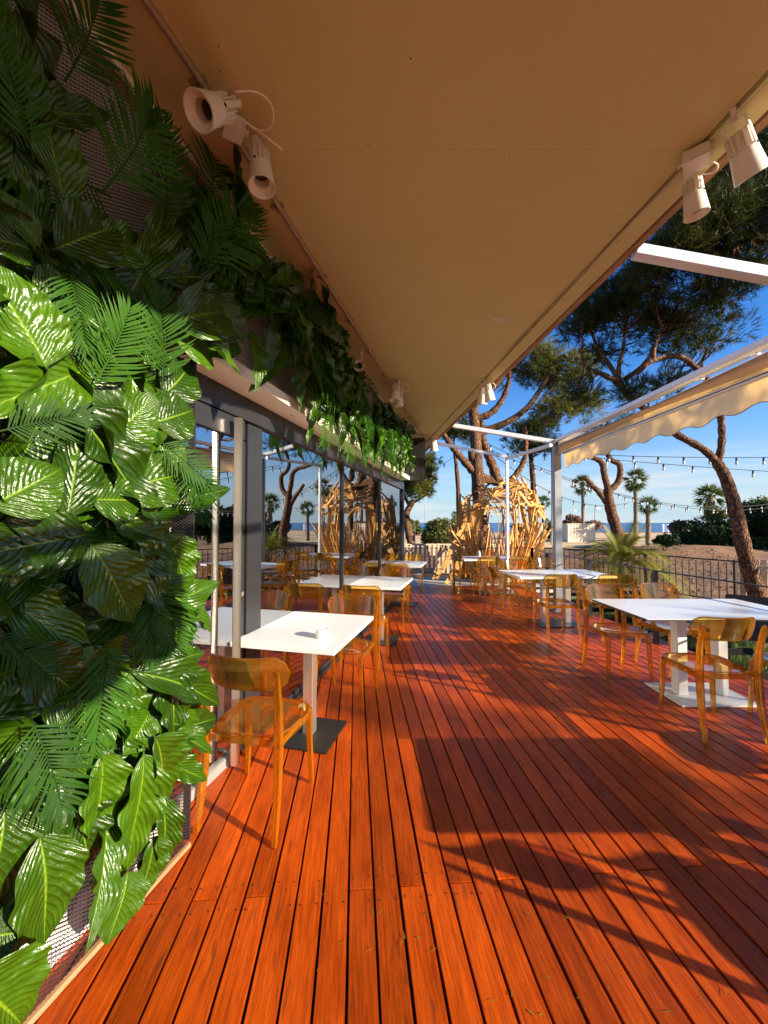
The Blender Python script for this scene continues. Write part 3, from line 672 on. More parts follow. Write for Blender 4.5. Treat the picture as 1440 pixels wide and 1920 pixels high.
# leaves that can be told apart in the photograph: base, tip, breadth, stand-off at base and tip
LIST = [
 ((88, 700), (8, 462), 150, .10, .16), ((165, 690), (-25, 770), 110, .06, .14), ((-30, 955), (135, 872), 125, .14, .20), ((118, 985), (188, 770), 85, .12, .2),
 ((188, 850), (300, 735), 100, .05, .12), ((200, 920), (375, 880), 105, .08, .16), ((160, 938), (292, 930), 100, .12, .18), ((282, 795), (378, 765), 95, .08, .13),
 ((300, 745), (384, 672), 90, .05, .10), ((285, 820), (355, 870), 70, .03, .08), ((170, 1002), (-40, 1035), 125, .13, .18), ((162, 1010), (272, 1172), 115, .14, .2),
 ((150, 1050), (256, 1215), 90, .08, .12), ((190, 965), (370, 1040), 80, .05, .10), ((35, 1215), (190, 1312), 110, .16, .2), ((-20, 1090), (140, 1165), 115, .08, .12),
 ((275, 1120), (290, 1262), 75, .07, .12), ((312, 1205), (348, 1395), 80, .08, .14), ((330, 1240), (372, 1345), 55, .03, .07), ((150, 1300), (185, 1430), 90, .06, .1),
 ((285, 1330), (235, 1415), 80, .05, .09), ((278, 1372), (388, 1518), 92, .12, .18), ((265, 1395), (276, 1668), 84, .12, .16), ((185, 1400), (216, 1600), 86, .10, .13),
 ((130, 1470), (190, 1640), 95, .05, .08), ((70, 1550), (112, 1792), 115, .16, .2), ((240, 1625), (217, 1780), 90, .05, .08), ((300, 1480), (327, 1655), 52, .04, .06),
 ((10, 1500), (-10, 1755), 120, .12, .16), ((-60, 1830), (105, 1945), 150, .22, .26), ((-40, 1760), (55, 1745), 100, .14, .18), ((10, 1440), (60, 1560), 90, .05, .08),
 ((215, 1570), (215, 1690), 80, .02, .04), ((285, 1560), (290, 1700), 70, .03, .06), ((330, 1100), (350, 1260), 60, .02, .05), ((310, 990), (365, 1110), 75, .03, .06),
 ((55, 260), (40, 10), 80, .05, .10), ((122, 392), (108, 120), 100, .06, .14), ((95, 470), (262, 400), 110, .10, .16), ((88, 460), (5, 250), 60, .05, .10),
 ((80, 470), (-20, 330), 60, .08, .12), ((60, 470), (-30, 430), 80, .08, .12), ((150, 470), (300, 450), 80, .04, .08), ((250, 560), (345, 330), 60, .05, .1),
 ((300, 605), (470, 572), 100, .10, .14), ((325, 640), (432, 665), 80, .08, .12), ((250, 620), (330, 690), 80, .05, .08), ((210, 540), (290, 640), 90, .03, .06),
 ((300, 560), (335, 420), 70, .04, .08), ((350, 560), (400, 380), 60, .04, .08), ((60, 560), (160, 520), 80, .05, .08), ((270, 500), (215, 620), 80, .05, .08),
 ((110, 620), (215, 700), 90, .02, .05), ((60, 1180), (-20, 1330), 90, .06, .09), ((240, 1240), (200, 1400), 80, .03, .06), ((90, 880), (200, 960), 90, .03, .06),
 ((300, 900), (372, 960), 70, .04, .08), ((40, 1640), (10, 1830), 90, .07, .10)]
for b, t, w, ob, ot in LIST: pxleaf(gw, b, t, w, ob+.045, ot+.05, roll=random.uniform(-.25, .25))
FL = [((58, 300), (8, 20), .12, .2), ((115, 145), (220, -30), .08, .2), ((185, 352), (318, 190), .1, .2), ((300, 430), (330, 225), .08, .18), ((395, 505), (492, 370), .08, .16), ((375, 520), (420, 385), .08, .14),
      ((165, 740), (255, 575), .08, .18), ((300, 725), (320, 548), .1, .18), ((-20, 812), (175, 775), .14, .22), ((120, 490), (170, 640), .08, .14), ((290, 815), (405, 900), .08, .2), ((200, 1190), (212, 1400), .14, .2),
      ((50, 1330), (130, 1530), .16, .22), ((-20, 1180), (110, 1260), .16, .22), ((300, 1070), (352, 1225), .06, .12), ((350, 860), (398, 960), .1, .22), ((270, 1110), (300, 1240), .1, .14), ((20, 640), (130, 560), .05, .1)]
for b, t, ob, ot in FL: pxleaf(gw, b, t, 0, ob+.06, ot+.07, frond=True, roll=random.uniform(-.2, .2))
def fill(root, n, s0, s1, z0, z1, woff, size, fr, down, offr=(.01, .05), skip=None):
    for i in range(n):
        s = random.uniform(s0, s1); z = random.uniform(z0, z1)
        if skip and skip(s, z): continue
        a = random.gauss(0, 1.0) if down else random.uniform(-math.pi, math.pi)
        d = DF*math.sin(a) + Vector((0, 0, -1))*math.cos(a)
        L = random.uniform(*size); b = fac(s, woff+random.uniform(*offr), z)
        d = (d + NF*random.uniform(.12, .45)).normalized()
        isf = random.random() < fr
        nrm = (NF + Vector((0, 0, .35)) + DF*random.uniform(-.3, .3)).normalized()
        place_blade(root, b, b+d*L, L if isf else L*random.uniform(.24, .32), nrm, isf)
fill(gw, 20, .1, .9, .6, 3.0, WO, (.36, .52), .07, True, (.02, .09))
fill(gw, 22, 1.36, 1.76, .54, .92, WO, (.34, .43), .0, True, (.015, .05))
fill(gw, 112, .9, 1.64, .86, 3.0, WO, (.42, .60), .06, True, (.02, .085), skip=lambda s, z: z > 2.45+.0*s and s > .9 and random.random() < .8)
fill(gw, 28, .3, 1.1, 2.2, 3.2, WO, (.34, .52), .16, False, (.02, .08))
ga = thing('leaf_garland', 'long strip of hanging artificial foliage fixed along the fascia above the windows', 'garland', fac(4.8, FO, SZ))
uvplane('mesh_backing', 1.9, FEND, FO+.003, SZ+.07, CZ-.04, M_MESH, ga)
random.seed(5)
G = [((470, 610), (485, 735), 40), ((500, 600), (527, 700), 42), ((540, 620), (578, 760), 42), ((520, 560), (640, 720), 50), ((440, 520), (480, 470), 60), ((470, 520), (575, 540), 70),
     ((480, 560), (630, 610), 70), ((390, 560), (445, 480), 60), ((450, 640), (385, 640), 60), ((410, 560), (460, 640), 60), ((590, 560), (600, 545), 40), ((620, 640), (640, 760), 36), ((585, 710), (590, 830), 24),
     ((632, 745), (648, 860), 20), ((600, 700), (612, 790), 26), ((655, 690), (690, 790), 34), ((640, 740), (660, 800), 30)]
for b, t, w in G: pxleaf(ga, b, t, w, .06, .15, roll=random.uniform(-.2, .2), woff=FO)
for b, t in [((420, 490), (400, 400)), ((450, 480), (492, 370)), ((560, 605), (620, 560)), ((600, 610), (632, 585)), ((620, 650), (655, 610)), ((660, 790), (700, 860)), ((690, 780), (715, 860)), ((720, 800), (730, 875)), ((650, 780), (665, 850)), ((700, 760), (716, 830))]:
    pxleaf(ga, b, t, 0, .06, .18, frond=True, woff=FO)
fill(ga, 90, 1.95, 7.0, 2.72, 3.16, FO, (.42, .64), .22, True, (.02, .10))
fill(ga, 55, 3.6, 7.1, 2.58, 2.98, FO, (.35, .5), .5, True, (.03, .14))
fill(ga, 34, 1.9, 4.2, 2.85, 3.1, FO, (.36, .5), .3, False, (.02, .08), skip=lambda s, z: False)

# ================================================================== CEILING FITTINGS
def conduit(label, pts_px, rad, z):
    P = [atz(px, py, z) for px, py in pts_px]
    d = (P[-1]-P[0]).normalized()
    t = thing('conduit_pipe', label, 'pipe', P[0], group='conduit pipes along the ceiling')
    mb = MB(); mb.tube([P[0]-d*1.5]+P, rad, 10); part('pipe', mb, M_CONDUIT, t, smooth=True)
    L = (P[-1]-P[0]).length; s = .25
    while s < L:
        q = P[0]+d*s; mb = MB(); mb.tube([q-d*.014, q+d*.014], rad*1.45, 10); mb.box(q+Vector((0, 0, rad*.9)), (.075, .02, .012), math.atan2(d.y, d.x)+1.57)
        part('pipe_clip', mb, M_CONDUIT, t, smooth=True); s += .62
    return t
conduit('thin round pipe clipped to the ceiling above the leaf strip', [(272, 0), (387, 167), (530, 400), (720, 700), (795, 822)], .012, CZ-.016)
conduit('thin cable pipe in the groove along the outer roof edge', [(1440, 150), (1168, 432), (975, 635), (815, 822)], .007, CZ-.006)

def spotlight(label, pos, axis, size=1.0, cable=True):
    pos = Vector(pos); axis = Vector(axis).normalized()
    t = thing('spotlight', label, 'spotlight', pos, group='cream spotlights under the roof')
    x, y, d = frame_from(axis, Vector((.1, .05, 1)).normalized()); M = Matrix((x, y, d)).transposed().to_4x4(); M.translation = pos
    k = size; r = .062*k; L = .21*k
    mb = MB()
    mb.lathe([(0.001, -L*.5), (r*.62, -L*.5), (r*.66, -L*.47), (r*.66, -L*.12), (r*.86, -L*.08), (r*.92, L*.1), (r*1.06, L*.46), (r*1.08, L*.5), (r*1.02, L*.5), (r*.95, L*.42), (r*.80, L*.36), (r*.62, L*.34), (r*.60, L*.12), (r*.001, L*.12)], 28, M)
    part('housing', mb, M_CREAM, t, smooth=True)
    for j in range(14):
        a = 2*math.pi*j/14; mb = MB()
        c = Vector((math.cos(a)*r*.72, math.sin(a)*r*.72, -L*.30)); Q = M.to_3x3() @ Matrix.Rotation(a, 3, 'Z')
        mb.box(M @ c, (r*.22, r*.07, L*.34), M=Q); part('fin', mb, M_CREAM, t)
    mb = MB(); mb.lathe([(.001, L*.135), (r*.3, L*.15), (r*.57, L*.13)], 20, M); part('lens', mb, M_LENS, t, smooth=True)
    mb = MB(); arm = r*1.02
    for sg in (-1, 1): mb.bar(M @ Vector((sg*arm*.78, 0, -L*.05)), M @ Vector((sg*arm*.70, 0, -L*.72)), r*.34, .006, up=M.to_3x3() @ Vector((1, 0, 0)))
    mb.bar(M @ Vector((-arm*.70, 0, -L*.72)), M @ Vector((arm*.70, 0, -L*.72)), r*.34, .006, up=M.to_3x3() @ Vector((0, 0, 1)))
    top = M @ Vector((0, 0, -L*.72)); mb.tube([top, Vector((top.x, top.y, CZ-.002))], .012, 10)
    part('bracket', mb, M_CREAM, t)
    mb = MB()
    for sg in (-1, 1): mb.tube([M @ Vector((sg*arm*.76, 0, -L*.08)), M @ Vector((sg*arm*.86, 0, -L*.08))], .008*k, 8)
    part('pivot_bolt', mb, M_DARKSEAM, t)
    return t
def cable(label, pts, r=.0035, m=M_CREAM, name='cable'):
    t = thing(name, label, 'cable', pts[0]); P = [Vector(p) for p in pts]
    # smooth through the points
    Q = []
    for i in range(len(P)-1):
        p0, p1, p2, p3 = P[max(i-1, 0)], P[i], P[i+1], P[min(i+2, len(P)-1)]
        for k in range(8):
            u = k/8; Q.append(.5*((2*p1)+(p2-p0)*u+(2*p0-5*p1+4*p2-p3)*u*u+(3*p1-p0-3*p2+p3)*u**3))
    Q.append(P[-1]); mb = MB(); mb.tube(Q, r, 8); part('cord', mb, m, t, smooth=True); return t
def jbox(label, c, rz, s=.085):
    t = thing('junction_box', label, 'junction box', c, group='junction boxes under the ceiling')
    mb = MB(); mb.box(Vector(c), (s, s, .05), rz); part('case', mb, M_CREAM, t, bevel=.004)
    mb = MB(); mb.box(Vector(c)-Vector((0, 0, .027)), (s*.94, s*.94, .006), rz); part('lid', mb, M_CREAM, t)
    mb = MB()
    for sg in (-1, 1):
        q = Vector(c)+Vector((math.cos(rz), math.sin(rz), 0))*sg*(s*.55); mb.tube([q-Vector((math.cos(rz), math.sin(rz), 0))*.015, q+Vector((math.cos(rz), math.sin(rz), 0))*.015], .013, 10)
    part('gland', mb, M_CREAM, t)
    return t
p = atz(400, 205, CZ-.145); spotlight('big cream spotlight at left turned outwards with its dark lens facing us', p, (-.30, -.60, -.74), .92)
p = atz(489, 318, CZ-.15); spotlight('cream spotlight pointing straight down beside the cable loop', p, (.10, -.10, -.98), .88)
c = atz(438, 238, CZ-.03); jbox('small square junction box on the ceiling between two near left spotlights', c, R(32))
cable('thin pale cable looping out from the left junction box', [atz(440, 172, CZ-.10), atz(478, 172, CZ-.08), atz(505, 190, CZ-.07), atz(513, 218, CZ-.06), atz(505, 240, CZ-.05), atz(485, 244, CZ-.05), atz(460, 228, CZ-.04)])
cable('short stiff cable end sticking out behind the downward spotlight', [atz(455, 226, CZ-.05), atz(490, 250, CZ-.05), atz(530, 281, CZ-.05)])
p = atz(1302, 372, CZ-.15); spotlight('cream spotlight hanging down below the right junction box', p, (.16, .05, -.98), .80)
p = atz(1396, 290, CZ-.17); spotlight('cream spotlight at the right picture edge tilted outwards', p, (.52, .22, -.80), .9)
c = atz(1305, 298, CZ-.04); jbox('square junction box with cable on the right roof edge', c, R(-40), .10)
cable('pale cable curling from the right junction box', [atz(1322, 300, CZ-.06), atz(1345, 308, CZ-.07), atz(1340, 322, CZ-.08), atz(1312, 328, CZ-.09)])
p = atz(905, 742, CZ-.2); spotlight('left one of two small spotlights clustered on the far right roof edge', p, (-.02, .25, -.97), .95)
p = atz(916, 736, CZ-.17); spotlight('right one of two small spotlights clustered on the far right roof edge', p, (.25, .2, -.95), .95)
cable('pale cable loop above the two far roof edge spotlights', [atz(912, 722, CZ-.05), atz(924, 718, CZ-.08), atz(929, 726, CZ-.10), atz(922, 733, CZ-.12)], .004)
p = atz(741, 736, CZ-.16); spotlight('upper one of two spotlights paired over the garland end', p, (-.15, -.1, -.98), 1.0)
p = atz(748, 748, CZ-.22); spotlight('lower one of two spotlights paired over the garland end', p, (.0, .1, -.99), .9)
cable('pale cable loop beside the paired spotlights over the garland', [atz(748, 718, CZ-.05), atz(765, 722, CZ-.07), atz(767, 733, CZ-.08), atz(752, 731, CZ-.09)], .004)
p = atz(675, 686, CZ-.20); spotlight('spotlight half hidden in the garland with its round front facing us', p, (-.06, -.93, -.36), .8)
p = atz(813, 833, CZ-.12); spotlight('farthest spotlight on the tip of the roof', p, (.1, .2, -.95), 1.3)

# ================================================================== PERGOLA + AWNING
PX = 2.97; PZ = 2.93
pg = thing('pergola_frame', 'white metal pergola frame with sloping rafters from roof edge to outer posts', 'pergola', (PX, 6.6, 0))
def pbar(name, a, b, w, h, m=M_ALU): mb = MB(); mb.bar(a, b, w, h); return part(name, mb, m, pg, bevel=.003)
pbar('outer_beam', (PX, -6.0, PZ-.03), (PX-.03, 6.66, PZ-.03), .06, .05)
rz0 = CZ-.01
for (ya, yb) in ((2.42, 2.30), (6.85, 6.60), (-2.0, -2.1)):
    pbar('rafter', (rx(ya)+.005, ya, rz0), (PX-.047, yb, PZ-.035), .075, .07)
pbar('rafter', (rx(8.35)+.005, 8.35, rz0), (2.60, 8.1, PZ-.04), .055, .06)
pbar('outer_beam', (2.60, 8.14, PZ-.07), (PX-.045, 6.70, PZ-.07), .05, .06)
def post(x, y, w, ztop, m):
    mb = MB(); mb.box((x, y, ztop/2+.004), (w, w, ztop-.008)); part('post', mb, m, pg, bevel=.004)
    mb = MB(); mb.box((x, y, .008), (w*1.7, w*1.7, .012)); part('foot_plate', mb, m, pg)
post(PX+.0, 6.6, .12, PZ-.1, M_GREYALU); post(2.60, 8.1, .055, PZ-.1, M_ALU); post(PX, -2.05, .12, PZ-.1, M_GREYALU)
mb = MB(); c = aty(1037, 828, 6.5); mb.tube([c, c+Vector((.05, 0, .08)), c+Vector((.08, 0, .0))], .006, 8); mb.tube([aty(1034, 832, 6.55), aty(1034, 1006, 6.55)], .006, 8); part('crank_rod', mb, M_DKMETAL, pg)
def awning(y0, y1, label):
    t = thing('awning', label, 'awning', (PX+.1, y1, PZ), group='cream awnings on the pergola')
    xx = PX+.085; L = y1-y0
    mb = MB(); mb.bar((xx-.01, y0, PZ-.03), (xx-.01, y1, PZ-.03), .06, .025); part('top_rail', mb, M_ALU, t, bevel=.003)
    # rolled cloth below an open slot
    mb = MB(); mb.tube([(xx-.01, y0+.02, PZ-.135), (xx-.01, y1-.02, PZ-.135)], .078, 24); part('cloth_roll', mb, M_CANVAS, t, smooth=True)
    for i in range(int(L/.55)+1):
        y = y1-.10-i*.55; mb = MB(); mb.box((xx-.01, y, PZ-.05), (.05, .05, .012)); part('bracket', mb, M_ALU, t)
    vs = []
    for i in range(25):
        y = y0+.02+(L-.04)*i/24; b_ = .006*math.sin(y*3.1)
        vs += [(xx+.055, y, PZ-.10), (xx+.058+b_, y, PZ-.16), (xx+.034+b_, y, PZ-.20), (xx+.012, y, PZ-.228)]
    mb = MB(); mb.add(vs, [(4*i+k, 4*i+4+k, 4*i+5+k, 4*i+1+k) for i in range(24) for k in range(3)]); part('cloth', mb, M_CANVAS, t, smooth=True)
    mb = MB(); mb.bar((xx+.005, y0, PZ-.242), (xx+.005, y1, PZ-.242), .045, .04); part('front_bar', mb, M_ALU, t, bevel=.004)
    mb = MB(); mb.bar((xx-.020, y0, PZ-.238), (xx-.020, y1, PZ-.238), .004, .008); part('groove_line', mb, M_DARKSEAM, t)  # thin near-black strip on the bar's face, drawn in place of a groove
    # hanging valance with a scalloped, bound hem
    N = int(L/.02); vs = []; hem = []
    for i in range(N+1):
        y = y0 + L*i/N; ph = (y1-y)/.36; sc = .5-.5*math.cos(2*math.pi*ph)
        zb = PZ-.41 - .055*(1-abs(math.sin(math.pi*ph))**.8*1.0) - .01
        zb = PZ-.475 - .022*math.sin(2*math.pi*ph*.92+.4) - .006*math.sin(y*5.3)
        wob = .012*math.sin(y*2.1)+.006*math.sin(y*7)
        vs += [(xx, y, PZ-.262), (xx+wob*.5+.006, y, (PZ-.262+zb)/2), (xx+wob+.01, y, zb)]; hem.append((xx+wob+.01, y, zb))
    fs = []
    for i in range(N):
        for k in range(2): fs.append((3*i+k, 3*i+3+k, 3*i+4+k, 3*i+1+k))
    mb = MB(); mb.add(vs, fs); part('valance', mb, M_CANVAS, t, smooth=True)
    mb = MB(); mb.tube(hem, .004, 6); part('hem_binding', mb, M_GREYALU, t, smooth=True)
    for y in (y0-.006, y1+.006):
        mb = MB(); mb.box((xx, y, PZ-.12), (.15, .01, .24)); part('end_cap', mb, M_ALU, t)
    return t
awning(2.36, 6.52, 'cream awning with scalloped valance hanging from the white outer beam')
awning(-4.6, -.62, 'cream awning rolled out along the outer beam behind the viewpoint')

# ================================================================== FURNITURE
def make_chair(label):
    t = thing('chair', label, 'chair', group='amber see-through chairs')
    # seat: dished shell with a turned-down rim
    prof = []
    n = 28
    for i in range(n):
        a = 2*math.pi*i/n; c, s_ = math.cos(a), math.sin(a)
        e = .55
        x = math.copysign(abs(c)**e, c)*.215; y = math.copysign(abs(s_)**e, s_)*.20
        x *= 1 + .07*(y/.2)
        prof.append((x, y))
    def ring(k, z, dip=0): return [(x*k, y*k, z + dip*(1-k)) for x, y in prof]
    secs = [ring(1.0, .408), ring(1.0, .452), ring(.985, .460), ring(.9, .459), ring(.55, .449), ring(.12, .444)]
    mb = MB(); mb.loft(secs, cap=False); mb.f.append(tuple(len(mb.v)-n+j for j in range(n)))
    st = lpart('seat', mb, M_AMB, t, smooth=True)
    rim = ring(.995, .455); rim.append(rim[0]); mb = MB(); mb.tube(rim, .0055, 6); lpart('rim', mb, M_AMBL, st, smooth=True)
    # backrest band with round ends, wrapped forward
    N = 26; Rc = .36; half = .240; hh = .082; zc = .762; out = []
    for i in range(N+1):
        q = -half + 2*half*i/N; dist = half-abs(q)
        h = hh if dist > hh else math.sqrt(max(0.0, hh*hh-(hh-dist)**2))
        h = max(h, .004); a = q/Rc; lean = .045
        row = []
        for k in range(5):
            z = zc - h + 2*h*k/4; rr = Rc; x = math.sin(a)*rr; y = -.235+.36 - math.cos(a)*rr - lean*(z-zc)/.16
            row.append(Vector((x, y, z)))
        out.append((row, Vector((math.sin(a), -math.cos(a), 0))))
    mb = MB(); vs = []; fs = []; K = 5
    for row, nn in out: vs += [p + nn*.005 for p in row]
    for row, nn in out: vs += [p - nn*.005 for p in row]
    B = (N+1)*K
    for i in range(N):
        for k in range(K-1):
            a = i*K+k; fs.append((a, a+K, a+K+1, a+1)); fs.append((B+a, B+a+1, B+a+K+1, B+a+K))
        fs.append((i*K, B+i*K, B+(i+1)*K, (i+1)*K)); fs.append((i*K+K-1, (i+1)*K+K-1, B+(i+1)*K+K-1, B+i*K+K-1))
    for k in range(K-1): fs.append((k, k+1, B+k+1, B+k)); fs.append((N*K+k, B+N*K+k, B+N*K+k+1, N*K+k+1))
    mb.add(vs, fs); bk = lpart('backrest', mb, M_AMB, t, smooth=True)
    rim = [out[i][0][4] for i in range(N+1)] + [out[i][0][0] for i in range(N, -1, -1)]; rim.append(rim[0])
    mb = MB(); mb.tube(rim, .0058, 6); lpart('rim', mb, M_AMBL, bk, smooth=True)
    def leg(path, ws):    # fluted section: a groove runs down the outer and inner face
        secs = []
        for i, p in enumerate(path):
            w, d = ws[i]; P = Vector(p)
            w *= .88; d *= .88; sec = [(-1, -1), (-.35, -1), (-.28, -.55), (.28, -.55), (.35, -1), (1, -1), (1, 1), (.35, 1), (.28, .62), (-.28, .62), (-.35, 1), (-1, 1)]
            secs.append([P + Vector((x*w/2, y*d/2, 0)) for x, y in sec])
        mb = MB(); mb.loft(secs); return mb
    for sx in (-1, 1):
        fp = [(sx*.205, .185, 0), (sx*.200, .183, .10), (sx*.193, .178, .25), (sx*.190, .172, .40), (sx*.190, .168, .430)]
        lpart('front_leg', leg(fp, [(.022, .024), (.025, .028), (.030, .032), (.036, .036), (.036, .036)]), M_AMBL, t, smooth=True)
        rp = [(sx*.205, -.265, 0), (sx*.203, -.245, .10), (sx*.199, -.222, .25), (sx*.198, -.212, .40), (sx*.198, -.212, .50), (sx*.200, -.222, .62), (sx*.203, -.243, .72), (sx*.205, -.258, .785), (sx*.205, -.262, .800)]
        lpart('rear_leg', leg(rp, [(.024, .026), (.028, .032), (.033, .040), (.036, .044), (.036, .042), (.035, .036), (.034, .026), (.032, .018), (.018, .012)]), M_AMBL, t, smooth=True)
    mb = MB()
    for sx in (-1, 1): mb.bar((sx*.200, -.195, .43), (sx*.200, .16, .432), .010, .036)
    mb.bar((-.185, -.205, .43), (.185, -.205, .43), .010, .034)
    lpart('seat_rail', mb, M_AMBL, t, bevel=.002)
    return t
YF = -AF
CH = [  # x, y, rotation, label
 (-.655, 2.12, YF+R(2), 'amber see-through chair nearest to us, in front of the table with the white cup'),
 (-.33, 3.30, math.pi+YF, 'amber chair facing us behind the table with the white cup'),
 (-.20, 4.25, YF, 'amber chair with its back to us before the second table along the windows'),
 (.11, 5.57, math.pi+YF, 'amber chair facing us behind the second table along the windows'),
 (.22, 6.42, YF, 'amber chair with its back to us before the farthest table along the windows'),
 (.55, 7.85, math.pi+YF, 'amber chair behind the farthest table along the windows'),
 (2.40, 2.91, R(-2), 'amber chair with its back to us beside the white base of the nearest right table'),
 (3.12, 2.92, R(3), 'amber chair cut by the right picture edge at the nearest right hand table'),
 (2.31, 3.84, math.pi, 'amber chair facing us at the left far corner of the nearest right hand table'),
 (2.95, 3.95, math.pi+R(6), 'amber chair facing us behind the middle of the nearest right hand table'),
 (2.26, 5.12, R(2), 'amber chair with its back to us before the middle right table'),
 (2.96, 5.10, R(-3), 'amber chair before the right half of the middle right table, close to the lawn'),
 (1.80, 5.85, R(-90), 'amber chair standing sideways at the left end of the middle right table'),
 (2.30, 6.55, math.pi, 'amber chair facing us behind the left half of the middle right table'),
 (2.98, 6.90, math.pi+R(5), 'amber chair facing us behind the right half of the middle right table by the post'),
 (2.05, 7.72, R(2), 'amber chair with its back to us before the farthest right table'),
 (2.68, 7.70, R(-5), 'amber chair beside the thin white post at the farthest right table'),
 (1.78, 8.35, R(-80), 'amber chair at the left end of the farthest right table under the wooden sculpture'),
 (2.40, 8.90, math.pi, 'amber chair behind the farthest right table against the cable railing'),
 (2.60, .80, R(2), 'amber chair on the near side of the table just outside the right of the picture'),
 (3.28, .74, R(-2), 'outer amber chair on the near side of the table outside the right of the picture'),
 (3.35, 1.92, math.pi, 'amber chair on the far side of the table outside the right of the picture')]
chair0 = make_chair(CH[0][3]); chair0.location = (CH[0][0], CH[0][1], 0); chair0.rotation_euler.z = CH[0][2]
for x, y, rz, lab in CH[1:]: copy_tree(chair0, (x, y, 0), rz, lab)

def table_left(label):
    t = thing('table', label, 'table', group='white topped dining tables')
    mb = MB(); mb.box((0, 0, .735), (.70, .87, .030)); lpart('tabletop', mb, M_WHITE, t, bevel=.003)
    mb = MB(); mb.box((0, 0, .363), (.075, .075, .705)); lpart('column', mb, M_STEEL, t, bevel=.004)
    mb = MB(); mb.box((0, 0, .008), (.42, .42, .010)); lpart('base_plate', mb, M_BLACK, t, bevel=.003)
    mb = MB(); mb.box((0, 0, .7165), (.30, .30, .006)); lpart('mounting_plate', mb, M_BLACK, t)
    return t
tl = table_left('white rectangular table by the glass door with a white cup on it')
tl.location = (-.529, 2.777, 0); tl.rotation_euler.z = YF
copy_tree(tl, (-.045, 4.945, 0), YF, 'second white table along the windows, empty, with a dark base')
copy_tree(tl, (.39, 7.14, 0), YF, 'farthest white table along the windows, near the slatted fence')
def table_right(label, thin=True, white=True):
    t = thing('table', label, 'table', group='white topped dining tables')
    for sx in (-1, 1):
        th = .012 if thin else .028
        mb = MB(); mb.box((sx*.353, 0, .75-.002), (.70, .80, .004)); lpart('tabletop', mb, M_WHITE, t)
        mb = MB(); mb.box((sx*.353, 0, .746-th/2), (.702, .802, th)); lpart('top_core', mb, M_EDGE if thin else M_WHITE, t, bevel=.001)
        mb = MB(); mb.box((sx*.175, -.02, .372), (.085, .085, .71)); lpart('column', mb, M_WPAINT if white else M_STEEL, t, bevel=.004)
    mb = MB(); mb.box((0, -.02, .009), (.66, .46, .012)); lpart('base_plate', mb, M_WPAINT if white else M_BLACK, t, bevel=.003)
    mb = MB(); mb.box((0, -.02, .7285), (.55, .30, .006)); lpart('mounting_plate', mb, M_BLACK, t)
    return t
tr = table_right('wide white table with two white square columns on a white floor plate'); tr.location = (2.75, 3.41, 0)
copy_tree(tr, (2.92, 1.19, 0), 0, 'wide white table just outside the right of the picture', None)
tr2 = table_right('wide pale table with steel columns in the middle of the right row', False, False); tr2.location = (2.55, 5.78, 0); tr2.rotation_euler.z = R(4)
copy_tree(tr2, (2.32, 8.28, 0), R(2), 'farthest white table on the right beside the thin white post')
# cup on the first table
cpos = atz(604, 1197, .75); cup = thing('cup', 'small round white ceramic cup on the near table', 'cup', (cpos.x, cpos.y+.02, .7505))
mb = MB(); mb.lathe([(.001, .0), (.040, .0), (.044, .004), (.045, .058), (.043, .060), (.041, .058), (.040, .012), (.001, .010)], 32); lpart('bowl', mb, M_CER, cup, smooth=True)
mb = MB(); mb.lathe([(.001, .040), (.0395, .040)], 24); lpart('contents', mb, M_CEIL2, cup)
mb = MB(); mb.bar((-.02, .0, .050), (.036, .012, .064), .012, .002); lpart('paper_slip', mb, M_CER, cup)

# indoors, seen through the glass
random.seed(3)
for i, (s, o, lab) in enumerate([(3.35, -.75, 'white table inside just behind the first big window, with a pale board on it'), (4.6, -1.15, 'white table inside in the middle of the dining room'), (2.2, -.9, 'white table inside behind the glass door'), (6.4, -1.0, 'white table inside near the far window'), (2.9, -2.4, 'white table deep inside the dining room')]):
    p = fac(s, o, -.004); copy_tree(tl, p, YF, lab)
for i, (s, o, rz, lab) in enumerate([(2.75, -.72, 0, 'amber chair inside in front of the table with the pale board'), (3.95, -.85, math.pi, 'amber chair inside behind the table with the pale board'), (1.6, -.9, 0, 'amber chair inside behind the glass door'), (5.2, -1.1, math.pi, 'amber chair inside at the middle table'), (5.8, -1.0, 0, 'amber chair inside before the table near the far window')]):
    copy_tree(chair0, fac(s, o, -.004), YF+rz, lab)
bp = thing('menu_board', 'pale upright board standing on a table inside the window', 'menu board', fac(3.35, -.75, .7465), YF)
mb = MB(); mb.box((0, .05, .11), (.30, .012, .22), M=Matrix.Rotation(R(-6), 3, 'X')); lpart('panel', mb, M_WHITE, bp, bevel=.002)
mb = MB(); mb.box((0, .06, .006), (.26, .09, .010)); lpart('foot', mb, M_WHITE, bp)

# ================================================================== RAILINGS, FENCES
cr_ = thing('cable_railing', 'dark cable railing with slim posts around the deck edge', 'railing', (3.55, 9.0, 0))
A = [Vector((-.1, 9.1, 0)), Vector((1.65, 9.12, 0)), Vector((3.50, 9.12, 0))]
Bp = [Vector((3.50, 9.12, 0)), atz(1026, 1037, .9), atz(1105, 1050, .9), atz(1228, 1070, .9), Vector((3.75, 2.6, .9)), Vector((3.85, .4, .9)), Vector((3.95, -2, .9))]
for q in Bp: q.z = 0
def rail_run(P):
    for a, b in zip(P[:-1], P[1:]):
        mb = MB(); mb.bar(a+Vector((0, 0, .90)), b+Vector((0, 0, .90)), .022, .014); part('top_rail', mb, M_DKMETAL, cr_)
        for z in (.25, .48, .70):
            if P is A or z < .3: mb = MB(); mb.tube([a+Vector((0, 0, z)), b+Vector((0, 0, z))], .004, 6); part('cable', mb, M_DKMETAL, cr_)
    for a in P:
        mb = MB(); mb.box((a.x, a.y, .445), (.055, .03, .89)); part('post', mb, M_DKMETAL, cr_)
rail_run(A); rail_run(Bp)
